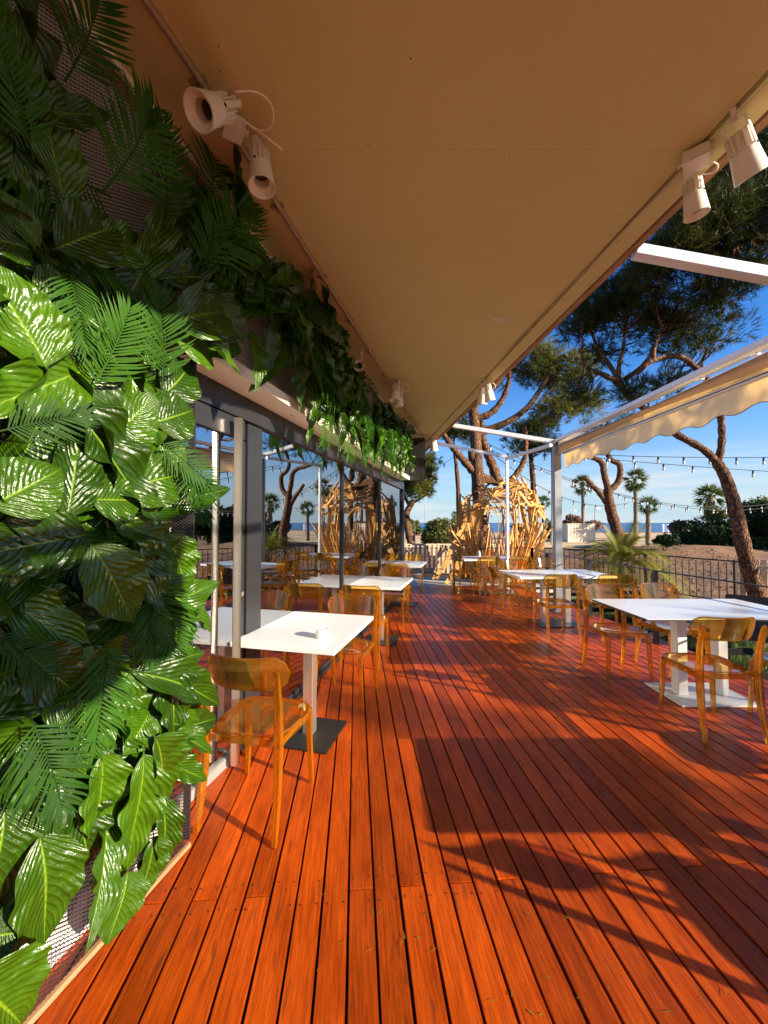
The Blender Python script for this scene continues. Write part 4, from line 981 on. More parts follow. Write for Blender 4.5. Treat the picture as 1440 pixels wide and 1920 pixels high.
def bar_fence(label, P, top, bot, pitch, m, w=.018, name='bar_fence', postw=.05, cat='fence'):
    t = thing(name, label, cat, (P[0].x, P[0].y, bot))
    for a, b in zip(P[:-1], P[1:]):
        d = (b-a); L = d.length; d.normalize(); rz = math.atan2(d.y, d.x)
        for z, h in ((top-.018, .03), (bot+.10, .025)):
            mb = MB(); mb.bar(Vector((a.x, a.y, z)), Vector((b.x, b.y, z)), .04, h); part('rail', mb, m, t)
        k = int(L/pitch); mb0 = MB(); mb0.box((0, 0, 0), (w, w, top-bot-.16), rz); me = mb0.mesh('baluster', m)
        for i in range(1, k):
            q = a+d*(L*i/k); o = obj('baluster', me, t, (q.x-P[0].x, q.y-P[0].y, (top+bot)/2+.03-bot))
    for a in P:
        mb = MB(); mb.box((a.x, a.y, (top+bot)/2), (postw, postw, top-bot+.04)); part('post', mb, m, t)
    return t
FP = [atz(x, y, .72) for x, y in ((1005, 1026), (1097, 1030), (1210, 1038), (1378, 1051), (1560, 1066))]
bar_fence('dark vertical bar fence around the earth garden beyond the lawn', [Vector((q.x, q.y, 0)) for q in FP], .72, GZ, .135, M_DKMETAL)
sf = thing('slat_fence', 'pale upright timber slat fence beyond the end of the deck', 'fence', (.3, 13, GZ))
mb0 = MB(); mb0.box((0, 0, .5), (.085, .03, .98)); me = mb0.mesh('slat', M_SLAT, bevel=.003)
for i in range(26):
    o = obj('slat', me, sf, (.15+i*.155, random.uniform(-.01, .01), random.uniform(0, .03)))
mb = MB(); mb.bar((.3, 13.03, .76), (4.5, 13.03, .76), .03, .06); part('top_rail', mb, M_SLAT, sf)
mb = MB(); mb.bar((.3, 13.03, -.05), (4.5, 13.03, -.05), .03, .06); part('bottom_rail', mb, M_SLAT, sf)
mb = MB()
wp = thing('timber_screen', 'short grey timber board screen behind the leaning pine trunk', 'fence', atz(1395, 1110, .2))
for i, px in enumerate((1392, 1404, 1418, 1432, 1450, 1466)):
    q = atz(px, 1050, .80); mb = MB(); mb.box((q.x, q.y, .28), (.085, .025, 1.05), R(-50)); part('board', mb, M_SLAT, wp)
mb = MB(); a, b = atz(1386, 1052, .80), atz(1470, 1056, .80); mb.bar((a.x, a.y+.03, .7), (b.x, b.y+.03, .7), .03, .06); part('rail', mb, M_SLAT, wp)
# low dark lounge seats on the lawn
def lounge(label, x, y, rz):
    t = thing('lounge_chair', label, 'outdoor seat', (x, y, GZ), rz, 'dark lounge seats on the lawn')
    mb = MB(); mb.box((0, 0, .34), (.62, .58, .07)); lpart('seat', mb, M_WICK, t, bevel=.01)
    mb = MB(); mb.box((0, .29, .56), (.62, .06, .42), M=Matrix.Rotation(R(-12), 3, 'X')); lpart('backrest', mb, M_WICK, t, bevel=.01)
    for sx in (-1, 1):
        mb = MB(); mb.box((sx*.31, 0, .50), (.05, .56, .05)); mb.bar((sx*.31, -.25, .48), (sx*.31, -.25, .0), .035, .035); lpart('arm', mb, M_WICK, t, bevel=.006)
        mb = MB(); mb.bar((sx*.29, .26, .32), (sx*.29, .30, 0), .035, .035); lpart('leg', mb, M_WICK, t)
    return t
def lounge_table(label, x, y):
    t = thing('lounge_table', label, 'side table', (x, y, GZ)); mb = MB(); mb.box((0, 0, .44), (.9, .6, .03)); lpart('tabletop', mb, M_WICK, t, bevel=.005)
    mb = MB(); mb.tube([(0, 0, .02), (0, 0, .43)], .04, 12); lpart('column', mb, M_WICK, t); mb = MB(); mb.box((0, 0, .01), (.4, .4, .02)); lpart('base', mb, M_WICK, t); return t
lounge('dark woven lounge seat on the lawn left of the low table', 4.35, 6.6, R(60)); lounge('dark woven lounge seat on the lawn behind the nearest right table', 4.75, 4.9, R(-40)); lounge_table('low dark table on the lawn behind the right tables', 4.55, 5.8)

# ================================================================== WOOD SCULPTURE
sc = thing('timber_sculpture', 'dome shaped sculpture of splayed raw timber planks around a pine trunk', 'sculpture', (2.95, 10.9, GZ))
random.seed(21)
CXY = Vector((3.12, 10.9, 0))
def plank(a, b, w, t_=.022, tw=None):
    mb = MB(); mb.bar(a, b, w, t_, up=Vector((math.cos(tw or 0), math.sin(tw or 0), .2))); part('plank', mb, M_PLANK, sc)
for i in range(128):      # skirt: planks standing in a ring, leaning outwards
    th = random.uniform(0, 6.283); r0 = random.uniform(.62, .92); lean = random.uniform(.05, .42); tw = random.gauss(0, .26); L = random.uniform(.95, 1.72)
    a = CXY + Vector((math.cos(th)*r0, math.sin(th)*r0, GZ+random.uniform(0, .25)))
    b = a + Vector((math.cos(th)*lean*L - math.sin(th)*tw*L, math.sin(th)*lean*L + math.cos(th)*tw*L, L))
    plank(a, b, random.uniform(.035, .075), .02, th+1.57)
for i in range(32):       # upper ribs bending in towards the nest
    th = random.uniform(0, 6.283); r0 = random.uniform(.88, 1.12)
    if math.cos(th-R(250)) > .93: continue
    a = CXY + Vector((math.cos(th)*r0, math.sin(th)*r0, random.uniform(.8, 1.25))); z1 = random.uniform(1.9, 2.35)
    b = CXY + Vector((math.cos(th+random.gauss(0, .12))*r0*.84, math.sin(th+random.gauss(0, .12))*r0*.84, z1)); plank(a, b, random.uniform(.04, .085), .022, th+1.57)
for i in range(112):       # the nest on top: short planks laid round in tangents
    th = random.uniform(-2.5, 2.3); q = random.uniform(.15, 1.0)**.7; r0 = 1.12*math.sin(q*1.45); z = 1.72 + .95*math.cos(q*1.45) + random.uniform(-.06, .06); L = random.uniform(.45, .95)
    c = CXY + Vector((math.cos(th)*r0+.12, math.sin(th)*r0, z))
    tg = Vector((-math.sin(th), math.cos(th), 0)); me_ = Vector((math.cos(th)*math.cos(q*1.45), math.sin(th)*math.cos(q*1.45), -math.sin(q*1.45)))
    ph = random.gauss(0, .75); d = (tg*math.cos(ph) + me_*math.sin(ph) + Vector(rng.normal(0, .13, 3))).normalized()
    plank(c-d*L/2, c+d*L/2, random.uniform(.03, .065), .018, random.uniform(0, 3))
for i in range(9):        # long props leaning out to the lower left
    a = aty(838-i*1.0+random.uniform(-26, 22), 1086+random.uniform(-10, 10), 10.0); b = aty(886+random.uniform(-6, 14), 955+i*7, 10.45); plank(a, b, random.uniform(.06, .11), .025, 1.2)
for i in range(14):       # dark side ribs at the left
    a = aty(858+random.uniform(-4, 40), 1070, 10.3); b = aty(880+random.uniform(-8, 30), 935+random.uniform(-5, 25), 10.4); plank(a, b, random.uniform(.06, .1), .022, 1.2)

# ================================================================== TREES
def needles(clumps, per, K, length, wid, up=.5, spread=.55, flat=.7):
    P = []; D = []
    for (c, r, n) in clumps:
        n = int(n*per); d = rng.normal(size=(n, 3)); d /= np.linalg.norm(d, axis=1)[:, None]
        rad = r*(.35+.65*rng.uniform(0, 1, n)**.6)
        p = np.array(c)[None] + d*rad[:, None]*np.array([1, 1, flat])[None]
        dd = d + np.array([0, 0, up]); dd /= np.linalg.norm(dd, axis=1)[:, None]; P.append(p); D.append(dd)
    P = np.concatenate(P); D = np.concatenate(D); N = len(P)
    P = np.repeat(P, K, 0); D = np.repeat(D, K, 0); n = len(P)
    d = D + rng.normal(0, spread, (n, 3)); d /= np.linalg.norm(d, axis=1)[:, None]
    L = length*rng.uniform(.7, 1.2, n); q = np.cross(d, rng.normal(size=(n, 3))); q /= np.linalg.norm(q, axis=1)[:, None]
    base = P + D*rng.uniform(-.06, .06, n)[:, None]
    V = np.stack([base-q*wid, base+q*wid, base+d*L[:, None]], 1).reshape(-1, 3)
    return V
def limb(path, r0, r1, seed=0, n=10):
    P = [Vector(p) for p in path]; Q = []
    for i in range(len(P)-1):
        p0, p1, p2, p3 = P[max(i-1, 0)], P[i], P[i+1], P[min(i+2, len(P)-1)]
        for k in range(6):
            u = k/6; Q.append(.5*((2*p1)+(p2-p0)*u+(2*p0-5*p1+4*p2-p3)*u*u+(3*p1-p0-3*p2+p3)*u**3))
    Q.append(P[-1]); rad = []
    for i in range(len(Q)):
        t = i/(len(Q)-1); rad.append((r0*(1-t)+r1*t)*(1+.07*math.sin(i*1.9+seed)+.05*math.sin(i*4.3+seed)))
    mb = MB(); mb.tube(Q, rad, n); return mb, Q
def pine(label, trunk, limbs, blobs, mneed, per=1.0, K=13, nl=.13, nw=.0045, twigs=True, sub=9):
    # blobs: (centre, radii, number of clumps)
    base = Vector(trunk[0][0]); t = thing('pine_tree', label, 'tree', base)
    allpts = []
    mb, Q = limb(trunk[0], trunk[1], trunk[2], 1, 14); part('trunk', mb, M_BARK, t, smooth=True); allpts += Q[len(Q)//2:]
    for pth, r0, r1 in limbs:
        mb, Q = limb(pth, r0, r1, len(pth)); part('limb', mb, M_BARK, t, smooth=True); allpts += Q[len(Q)//4:]
    A_ = np.array([tuple(p) for p in allpts]); cl = []; tw = MB()
    for c, rad, n in blobs:
        for i in range(n):
            d = rng.normal(size=3); d /= np.linalg.norm(d); d *= rng.uniform(.25, 1)**.5
            p = np.array(c) + d*np.array(rad); r = rng.uniform(.20, .40); cl.append((p, r, 26))
            if twigs:
                k = np.argmin(((A_-p)**2).sum(1)+rng.uniform(0, .4, len(A_))); q = A_[k]
                mid = (p+q)/2 + rng.normal(0, .08, 3); tw.tube([q, mid, p], [.022, .014, .006], 5)
    if tw.v: o = part('branches', tw, M_BARK, t, smooth=True); o['kind'] = 'stuff'
    V = needles(cl, per, K, nl, nw)
    o = tri_mesh('crown', V, mneed, None, t); o['kind'] = 'stuff'
    return t
def pp(lst, Y): return [aty(x, y, Y+dy) for x, y, dy in lst]
def blob(px, py, Y, rx_, ry_, rd, n): return (tuple(aty(px, py, Y)), (rx_/F_PX*Y, rd, ry_/F_PX*Y), n)
# right pine: leaning trunk by the fence, crown over the awning
pine('tall pine with leaning trunk at right and dark crown above the awning',
     (pp([(1440, 1180, 0), (1418, 1110, 0), (1395, 1030, 0), (1380, 960, 0), (1372, 930, 0), (1358, 890, 0), (1343, 866, 0)], 7.0), .138, .082),
     [(pp([(1345, 868, 0), (1318, 842, 0), (1265, 812, .1), (1215, 772, .2), (1178, 742, .3), (1160, 715, .3)], 7.0), .068, .055),
      (pp([(1346, 868, 0), (1353, 830, 0), (1352, 790, 0), (1345, 740, -.2), (1305, 690, -.3), (1270, 668, -.3), (1225, 676, -.3), (1195, 700, -.3)], 7.0), .062, .038),
      (pp([(1162, 718, .3), (1130, 702, .3), (1100, 688, .3), (1090, 660, .2), (1095, 645, .2)], 7.0), .055, .02),
      (pp([(1162, 718, .3), (1160, 690, .3), (1168, 655, .2), (1172, 620, .1)], 7.0), .055, .02),
      (pp([(1160, 712, .3), (1140, 680, .4), (1120, 650, .4), (1105, 610, .4)], 7.0), .05, .02),
      (pp([(1170, 712, .3), (1200, 690, .2), (1222, 660, .1), (1240, 610, 0)], 7.0), .05, .02),
      (pp([(1225, 676, -.3), (1228, 650, -.3), (1245, 600, -.2)], 7.0), .04, .02)],
     [blob(1130, 575, 7.2, 70, 42, .7, 35), blob(1200, 570, 7.0, 70, 48, .8, 40), blob(1290, 585, 6.9, 60, 40, .7, 30), blob(1345, 625, 6.9, 30, 18, .4, 8),
      blob(1090, 610, 7.3, 30, 20, .4, 11), blob(1090, 735, 7.3, 26, 12, .3, 7), blob(1180, 735, 7.2, 30, 14, .3, 7), blob(1235, 720, 7.2, 30, 16, .3, 8), blob(1150, 650, 7.4, 45, 20, .4, 8), blob(1270, 650, 7.0, 40, 20, .4, 7)], M_NEED, per=1.0)
# pine whose crown hangs over the pergola, trunk outside the picture
pine('dark pine crown hanging in over the pergola from the right picture edge',
     ([(8.2, 4.6, GZ), (8.0, 4.8, 2.0), (7.4, 5.1, 4.2), (6.4, 5.4, 5.4)], .2, .12),
     [([(6.4, 5.4, 5.4), (5.2, 5.6, 5.75), (4.3, 5.7, 5.6)], .10, .03), ([(6.4, 5.4, 5.4), (5.6, 5.6, 6.3), (4.9, 5.7, 6.8)], .09, .03), ([(7.4, 5.1, 4.2), (7.2, 5.6, 6.0), (7.0, 5.8, 7.4)], .09, .03)],
     [blob(1390, 345, 5.7, 60, 60, .8, 39), blob(1290, 440, 5.7, 70, 45, .7, 39), blob(1400, 450, 5.7, 70, 60, .8, 45), blob(1240, 495, 5.8, 45, 35, .5, 21), blob(1370, 530, 5.7, 60, 22, .5, 18), blob(1430, 280, 5.8, 30, 30, .5, 12), blob(1540, 380, 5.6, 70, 90, .8, 39), blob(1330, 390, 5.8, 40, 30, .5, 18)], M_NEED, per=1.05)
# middle pine standing inside the sculpture
pine('pine with many bent limbs rising through the timber sculpture',
     (pp([(908, 1075, 0), (903, 1000, 0), (898, 930, 0), (894, 870, 0), (891, 810, 0), (886, 760, 0)], 10.9), .23, .13),
     [(pp([(889, 886, 0), (868, 862, -.1), (848, 838, -.2), (832, 815, -.2), (822, 800, -.2)], 10.9), .12, .05),
      (pp([(886, 862, 0), (884, 850, -.1), (884, 842, -.1)], 10.9), .12, .09),
      (pp([(899, 893, 0), (918, 900, .1), (933, 905, .1)], 10.9), .13, .11),
      (pp([(937, 912, .1), (925, 878, .1), (914, 850, .1), (906, 826, .1), (902, 790, .1)], 10.9), .15, .08),
      (pp([(892, 816, 0), (915, 806, 0), (950, 792, -.2), (985, 768, -.3), (1010, 735, -.3), (1030, 700, -.3), (1030, 672, -.3)], 10.9), .12, .04),
      (pp([(889, 785, 0), (918, 776, -.1), (940, 752, -.2), (953, 720, -.3), (955, 690, -.4)], 10.9), .11, .05),
      (pp([(886, 770, 0), (905, 740, -.2), (935, 715, -.3), (950, 690, -.4)], 10.9), .10, .05),
      (pp([(945, 912, .1), (965, 893, .1), (983, 862, .1), (986, 830, .1), (984, 800, .1)], 10.9), .10, .05),
      (pp([(1018, 740, -.3), (1032, 752, -.3), (1032, 775, -.3), (1022, 795, -.2)], 10.9), .05, .02)],
     [blob(1060, 700, 10.9, 48, 35, 1.0, 34), blob(1085, 755, 10.9, 40, 22, .8, 20), blob(1010, 690, 10.9, 40, 30, .9, 24), blob(1030, 770, 10.8, 30, 18, .7, 12),
      blob(985, 665, 10.9, 50, 25, .9, 20)], M_NEEDL, per=.95, nl=.16, nw=.006)
pine('dark hanging pine boughs between the roof tip and the pergola corner',
     (pp([(1003, 1000, 3.0), (1001, 930, 3.0), (996, 860, 2.8), (988, 800, 2.6)], 10.9), .12, .07),
     [(pp([(988, 800, 2.6), (1002, 785, 2.6), (1020, 770, 2.6)], 10.9), .06, .03), (pp([(992, 830, 2.7), (975, 805, 2.6), (960, 790, 2.6)], 10.9), .05, .02)],
     [blob(985, 812, 13.4, 36, 16, 1.0, 20), blob(1015, 838, 13.4, 28, 14, .8, 14), blob(965, 835, 13.4, 12, 8, .5, 4), blob(1010, 800, 13.4, 30, 14, .8, 12)], M_NEED, per=.9, nl=.18, nw=.007)
pine('small dark pine tuft beside the far roof tip',
     (pp([(862, 1000, 5), (858, 900, 5), (850, 830, 5)], 10.9), .12, .06), [(pp([(850, 830, 5), (858, 800, 5), (870, 780, 5)], 10.9), .05, .02)],
     [blob(862, 800, 16, 26, 22, 1.0, 16), blob(835, 812, 16, 12, 10, .6, 5), blob(885, 815, 16, 16, 10, .6, 6), blob(920, 700, 16, 40, 30, 1.0, 16)], M_NEED, per=.9, nl=.2, nw=.008)
# Y-forked pine behind the low palm
pine('pine with a bare forked trunk behind the low palm',
     (pp([(1160, 1040, 0), (1157, 1000, 0), (1146, 960, 0), (1140, 930, 0), (1141, 918, 0)], 12.0), .18, .13),
     [(pp([(1139, 945, 0), (1122, 922, 0), (1108, 908, 0), (1097, 895, 0)], 12.0), .09, .06),
      (pp([(1141, 922, 0), (1133, 890, 0), (1128, 868, 0), (1112, 858, 0), (1095, 856, 0), (1070, 850, 0)], 12.0), .10, .065),
      (pp([(1143, 920, 0), (1158, 905, 0), (1163, 885, 0), (1160, 870, 0), (1146, 862, 0), (1139, 845, 0), (1150, 815, 0)], 12.0), .10, .065)],
     [blob(1150, 800, 12.1, 40, 16, .9, 12)], M_NEED, per=.9, nl=.16, nw=.006)
pine('round yellowish pine beyond the end of the building',
     (pp([(772, 1022, 0), (765, 990, 0), (762, 965, 0), (768, 950, 0), (776, 938, 0)], 15.0), .17, .10),
     [(pp([(768, 948, 0), (758, 930, 0), (750, 915, 0)], 15.0), .08, .05), (pp([(770, 945, 0), (788, 935, 0), (802, 925, 0)], 15.0), .06, .03)],
     [blob(790, 885, 15, 30, 30, 1.2, 40), blob(755, 890, 15, 30, 34, 1.2, 30), blob(785, 915, 15, 26, 14, 1.0, 14)], M_NEEDL, per=1.0, nl=.2, nw=.009)
# pines standing off to the right whose shade dapples the deck
def shade_pine(label, x, y, h, r, n, lean=0):
    pine(label, ([(x, y, GZ), (x+.2, y-.1, h*.4), (x-.1+lean, y+.1, h*.8)], .2, .12),
         [([(x-.1+lean, y+.1, h*.8), (x-r*.6, y+r*.3, h)], .1, .03), ([(x-.1+lean, y+.1, h*.8), (x+r*.5, y-r*.4, h*1.02)], .1, .03), ([(x+.1, y, h*.6), (x-r*.5, y-r*.5, h*.85)], .08, .03)],
         [((x, y, h), (r, r, r*.45), n)], M_NEED, per=.9, nl=.16, nw=.008)
shade_pine('pine far off to the right of the terrace with wide crown', 16.5, -4.6, 5.4, 2.0, 13)
shade_pine('second pine far off to the right of the terrace', 20.5, -2.6, 6.6, 2.4, 24)
shade_pine('third pine far off to the right of the terrace', 11.9, .1, 5.6, 1.7, 26)

def fan_palm(label, px, pbase, pcrown, Y, rpx, trunk_r, m=M_PALM):
    b = aty(px, pbase, Y); c = aty(px, pcrown, Y); b.z = min(b.z, GZ)
    t = thing('fan_palm', label, 'palm tree', b); r = rpx/F_PX*Y
    mb, _ = limb([b, (b+c)/2+Vector((.05, 0, 0)), c], trunk_r*1.2, trunk_r, 2); part('trunk', mb, M_PBARK, t, smooth=True)
    V = []
    for i in range(46):
        el = random.uniform(-1.25, 1.4); az = random.uniform(0, 6.283)
        d = np.array([math.cos(az)*math.cos(el), math.sin(az)*math.cos(el), math.sin(el)]); st = np.array(c)+d*r*.45
        for k in range(13):
            q = d + rng.normal(0, .42, 3); q[2] -= .25; q /= np.linalg.norm(q); s = np.cross(q, rng.normal(size=3)); s /= np.linalg.norm(s)
            V += [st-s*r*.035, st+s*r*.035, st+q*r*random.uniform(.4, .62)]
        s = np.cross(d, [0, 0, 1.0001]); s /= np.linalg.norm(s)+1e-6; V += [np.array(c)-s*r*.02, np.array(c)+s*r*.02, st]
    tri_mesh('crown', np.array(V), m, None, t)
    return t
random.seed(9)
fan_palm('fan palm with tall thin trunk left of the forked pine', 1092, 985, 910, 42, 24, .15)
fan_palm('tallest fan palm, standing right of the forked pine', 1191, 988, 900, 40, 27, .19)
fan_palm('shorter fan palm between the tallest palm and the blue sign', 1214, 990, 948, 30, 22, .16)
fan_palm('fan palm behind the dark shrubs at right', 1331, 985, 932, 30, 30, .28, M_PALM)
fan_palm('fan palm between the sculpture and the thin mast', 1018, 985, 942, 38, 16, .14)
fan_palm('tiny fan palm beside the trunk of the sculpture palm', 1023, 992, 978, 42, 9, .14)
fan_palm('tiny distant fan palm above the olive shrubs', 852, 985, 965, 60, 8, .16)
fan_palm('fan palm outside the picture to the right', 1560, 985, 905, 30, 34, .24)
fan_palm('second fan palm outside the picture to the right', 1700, 985, 930, 28, 34, .24)

def feather_palm(label, base, n, L, m, th=.75):
    base = Vector(base); t = thing('feather_palm', label, 'palm tree', base)
    mb = MB(); mb.tube([base, base+Vector((0, 0, th*.5)), base+Vector((0, 0, th))], [.24, .28, .2], 12); part('trunk', mb, M_PBARK, t, smooth=True)
    for i in range(n):
        az = i*2.399+random.uniform(-.2, .2); el = R(random.uniform(0, 74)); V = []; l = L*random.uniform(.8, 1.1)
        h = Vector((math.cos(az), math.sin(az), 0)); o = base+Vector((0, 0, th-.05)); P = []
        for k in range(15):
            u = k/14; P.append(o + h*l*u*math.cos(el)*(1+.1*u) + Vector((0, 0, l*(u*math.sin(el) - (.35+.45*u)*u*u*math.cos(el)))))
        for k in range(14):
            a, b = P[k], P[k+1]; d = (b-a).normalized(); s = d.cross(Vector((0, 0, 1))).normalized()*.012
            V += [a-s, a+s, b]
            if k > 1:
                for q in range(3):
                    c = a.lerp(b, q/3)
                    for sg in (-1, 1):
                        dd = (d*.75 + s.normalized()*sg*.75 + Vector((0, 0, .22))).normalized(); le = l*.24*math.sin(math.pi*(.15+.8*k/14))
                        w = d*.011; V += [c-w, c+w, c+dd*le]
        tri_mesh('frond', np.array([tuple(v) for v in V]), m, None, t)
    return t
feather_palm('low bushy feather palm with yellow green fronds behind the bar fence', (6.1, 9.9, GZ), 64, 1.5, M_PALMY)

feather_palm('feather palm off to the right behind the viewpoint', (9.6, -2.0, GZ), 34, 1.9, M_PALM, 1.9)
feather_palm('second feather palm off to the right behind the viewpoint', (12.6, -1.6, GZ), 30, 1.9, M_PALM, 2.7)

def bush(name, label, blobs, m, n, size, cat='shrub'):
    t = thing(name, label, cat, (blobs[0][0][0], blobs[0][0][1], GZ))
    V = []
    for c, rad, wgt in blobs:
        k = int(n*wgt); lob = rng.normal(size=(14, 3)); lob /= np.linalg.norm(lob, axis=1)[:, None]; lob = np.array(c)+lob*np.array(rad)*.62
        which = rng.integers(0, 14, k); d = rng.normal(size=(k, 3)); d /= np.linalg.norm(d, axis=1)[:, None]
        p = lob[which] + d*np.array(rad)*.42*rng.uniform(.55, 1.05, (k, 1))
        q = rng.normal(size=(k, 3)); q /= np.linalg.norm(q, axis=1)[:, None]; r = np.cross(q, rng.normal(size=(k, 3))); r /= np.linalg.norm(r, axis=1)[:, None]
        s = size*rng.uniform(.6, 1.3, (k, 1)); V.append(np.stack([p-q*s*.5, p+q*s*.5, p+r*s*1.2], 1).reshape(-1, 3))
    o = tri_mesh('foliage', np.concatenate(V), m, None, t); o['kind'] = 'stuff'
    for c, rad, wgt in blobs:
        for k in range(3):
            a = Vector((c[0]+rng.normal(0, rad[0]*.15), c[1], GZ)); mb = MB(); b = Vector(c)+Vector(rng.normal(0, .4, 3))*rad[0]*.6; mb.tube([a, (a+b)/2+Vector((rng.normal(0, .1), 0, 0)), b], [.05, .035, .015], 5); part('stem', mb, M_BARK, t)
    return t
bush('shrub', 'olive green rounded shrub beyond the slat fence', [blob(830, 1000, 20, 40, 28, 1.2, .5), blob(862, 990, 21, 26, 26, 1.1, .3), blob(805, 1008, 20, 16, 18, .8, .2)], M_BUSH, 7000, .11)
bush('shrub', 'small yellowish shrub beside the red figure', [blob(775, 990, 30, 18, 16, 1.0, 1)], M_BUSH, 2500, .14)
bush('shrub', 'large dark green shrub mass behind the leaning pine trunk', [blob(1330, 1000, 21, 55, 34, 1.6, .3), blob(1400, 985, 21, 50, 50, 1.6, .35), blob(1290, 1010, 22, 30, 22, 1.2, .15), blob(1470, 980, 20, 60, 60, 1.6, .4), blob(1570, 985, 18, 60, 50, 1.6, .3)], M_BUSHD, 16000, .12)
bush('shrub', 'light feathery tree crown at the right edge behind the shrubs', [blob(1400, 960, 24, 30, 22, 1, .5), blob(1440, 955, 24, 26, 26, 1, .5), blob(1345, 962, 24, 22, 14, .8, .25)], M_BUSH, 4500, .12)
bush('shrub', 'dry reddish shrub in front of the sea', [blob(1282, 990, 26, 24, 16, .9, 1)], M_BUSHR, 3500, .12)
bush('shrub', 'dark low shrub left of the white kiosk', [blob(1040, 998, 38, 34, 14, 1.5, .6), blob(980, 995, 40, 30, 14, 1.5, .4)], M_BUSHD, 3500, .2)
bush('shrub', 'pinkish dry bush behind the white kiosk', [blob(1075, 978, 52, 22, 13, 1.5, .5), blob(1110, 985, 52, 24, 10, 1.5, .3), blob(1040, 985, 52, 16, 10, 1.2, .2)], M_BUSHR, 3000, .24)
bush('shrub', 'small green bush between the palm and the dark shrubs', [blob(1250, 1012, 17, 22, 12, .6, 1)], M_BUSHD, 2500, .09)
bush('shrub', 'yellow green bush under the dark shrubs at the right edge', [blob(1425, 1020, 20, 24, 14, .8, 1)], M_BUSH, 2500, .11)

# ================================================================== DISTANT THINGS
def boxthing(name, label, cat, px0, px1, py0, py1, Y, depth, m, ribs=0, lid=True):
    a = aty(px0, py1, Y); b = aty(px1, py0, Y); z0 = GZ
    t = thing(name, label, cat, ((a.x+b.x)/2, Y, z0)); w = b.x-a.x; h = b.z-z0
    mb = MB(); mb.box(((a.x+b.x)/2, Y+depth/2, z0+h/2), (w, depth, h)); part('body', mb, m, t)
    for i in range(ribs):
        mb = MB(); mb.box((a.x+w*(i+.5)/ribs, Y-.012, z0+h/2), (w/ribs*.72, .022, h*.96)); part('panel', mb, m, t)
    if lid: mb = MB(); mb.box(((a.x+b.x)/2, Y+depth/2, b.z+.03), (w+.1, depth+.1, .06)); part('lid', mb, m, t)
    return t
boxthing('kiosk', 'small pale ribbed kiosk box beyond the fence', 'kiosk', 1064, 1116, 983, 1016, 34, 2.0, M_KIOSK, 9)
boxthing('timber_box', 'small orange timber box beside the sculpture', 'box', 1001, 1018, 982, 1019, 30, 1.0, M_SLAT, 3)
t = thing('sign_board', 'blue sign board with white side standing near the sea', 'sign', (aty(1248, 1000, 44).x, 44, GZ))
c = aty(1248, 990, 44); mb = MB(); mb.box((c.x, 44, c.z), (.45, .1, .85)); part('panel', mb, M_BLUE, t)
mb = MB(); mb.box((c.x-.29, 44, c.z), (.12, .12, .9)); mb.box((c.x+.29, 44, c.z), (.12, .12, .9)); part('side', mb, M_WPAINT, t)
mb = MB(); mb.box((c.x, 44.1, (c.z+GZ)/2-.3), (.3, .06, c.z-GZ-.2)); part('foot', mb, M_DKMETAL, t)
def mast(label, px, ptop, pbot, Y, r, arm=0, name='lamp_post'):
    b = aty(px, pbot, Y); b.z = GZ; a = aty(px, ptop, Y); t = thing(name, label, 'lamp post' if arm else 'mast', b)
    mb = MB(); mb.tube([b, a], [r, r*.7], 8); part('pole', mb, M_GREYALU, t)
    if arm:
        mb = MB(); mb.bar(a, a+Vector((arm, 0, .1)), r*1.2, r*1.2); mb.box(a+Vector((arm*1.1, 0, .06)), (abs(arm)*.9, .25, .14)); part('lamp_head', mb, M_WPAINT, t)
    return t
mast('lamp post with white head right of the kiosk', 1115, 955, 1000, 34, .05, .28)
mast('thin leaning lamp post behind the kiosk', 1071, 958, 985, 50, .05, .4)
mast('thin mast right of the round pine', 796, 930, 1018, 20, .03, 0, 'mast')
mast('thin dark mast beside the red figure', 778, 940, 1012, 22, .03, 0, 'mast')
mast('tall slender mast behind the pergola post', 1034, 838, 1006, 30, .075, 0, 'mast')
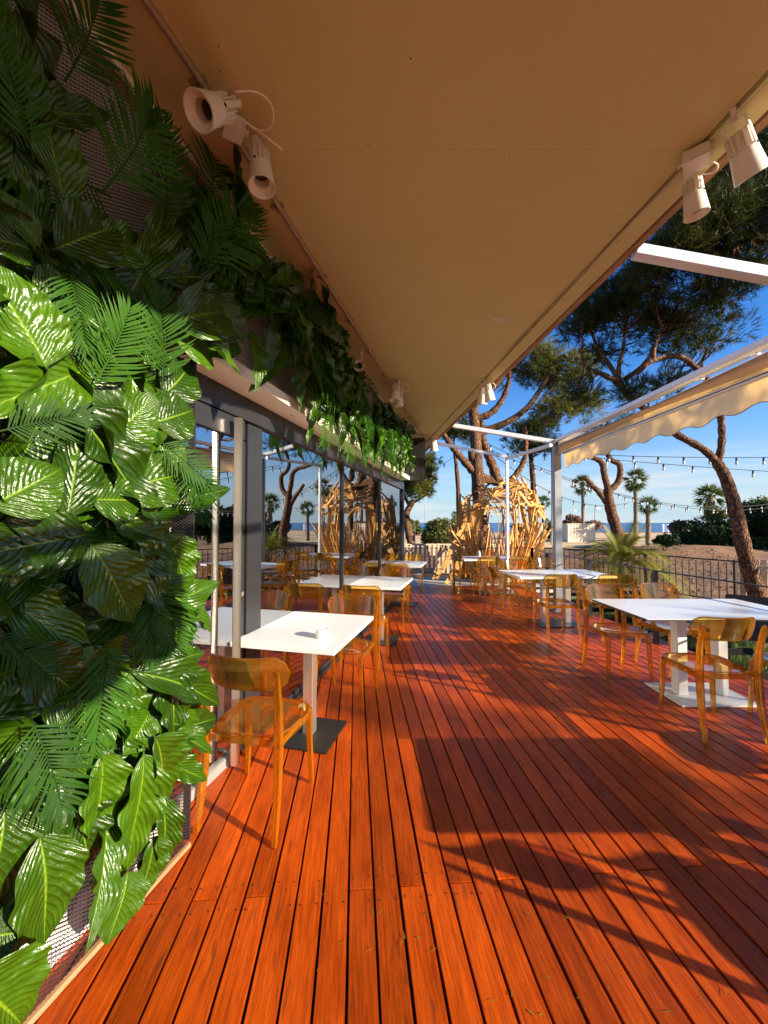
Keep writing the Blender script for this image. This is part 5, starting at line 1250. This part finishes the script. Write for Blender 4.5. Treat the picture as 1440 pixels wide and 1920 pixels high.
# passer-by in red, only a few pixels tall
def person(px, py0, py1, Y, label):
    b = aty(px, py1, Y); h = (py1-py0)/F_PX*Y; t = thing('person', label, 'person', b)
    mb = MB(); k = h/1.7
    def P(x, y, z): return b+Vector((x*k, y*k, z*k))
    mb.loft([[P(math.cos(j*.785)*rx_, math.sin(j*.785)*ry_, z) for j in range(8)] for z, rx_, ry_ in ((.82, .17, .12), (1.0, .16, .11), (1.3, .21, .12), (1.42, .19, .1), (1.48, .06, .06), (1.53, .06, .06), (1.58, .09, .1), (1.66, .10, .11), (1.74, .07, .08), (1.77, .01, .01))])
    for s in (-1, 1):
        mb.tube([P(s*.10, 0, .86), P(s*.11, .02, .46), P(s*.12, 0, .02), P(s*.12, -.12, .02)], [.10*k, .07*k, .05*k, .04*k], 8)
        mb.tube([P(s*.2, 0, 1.38), P(s*.27, .02, 1.1), P(s*.25, -.08, .84)], [.065*k, .05*k, .04*k], 8)
    part('body', mb, M_RED, t, smooth=True); return t
person(786, 989, 1006, 40, 'distant person in red clothing on the path'); person(780, 990, 1006, 40.5, 'second distant person in red clothing partly behind the first')

# ---- strings of bulbs
def string_lights(label, pts, sag, nb, r=.007, first=.06):
    P0, P1 = Vector(pts[0]), Vector(pts[1]); t = thing('string_lights', label, 'string lights', P0)
    f = lambda u: P0.lerp(P1, u) - Vector((0, 0, sag*4*u*(1-u)))
    mb = MB(); mb.tube([f(i/24) for i in range(25)], r, 6); part('wire', mb, M_DKMETAL, t)
    for i in range(nb):
        q = f((i+.5)/nb); mb = MB(); mb.tube([q, q-Vector((0, 0, .075))], .021, 8); bo = part('socket', mb, M_BLACK, t)
        mb = MB(); mb.lathe([(.001, -.15), (.016, -.145), (.026, -.115), (.022, -.09), (.014, -.075)], 10, Matrix.Translation(q)); part('bulb', mb, M_BULB, bo, smooth=True)
    return t
string_lights('upper bulb string crossing behind the valance to the right', (aty(1075, 851, 8.5), aty(1620, 854, 7.5)), .06, 11)
string_lights('second bulb string just below the upper one at right', (aty(1060, 853, 8.8), aty(1620, 893, 8.0)), .05, 10)
string_lights('long bulb string running down from the sculpture pine to the right', (aty(903, 826, 11), aty(1480, 938, 14)), .9, 22, .009)
string_lights('second long bulb string close beside the first from the sculpture pine', (aty(903, 836, 11), aty(1480, 946, 16)), .85, 20, .009)
string_lights('lowest bulb string drooping behind the thin white post', (aty(906, 836, 11), aty(1180, 942, 15)), .7, 12, .009)
string_lights('bulb string running left from the sculpture pine to the round pine', (aty(905, 815, 11), aty(800, 890, 14.5)), .05, 4, .008)
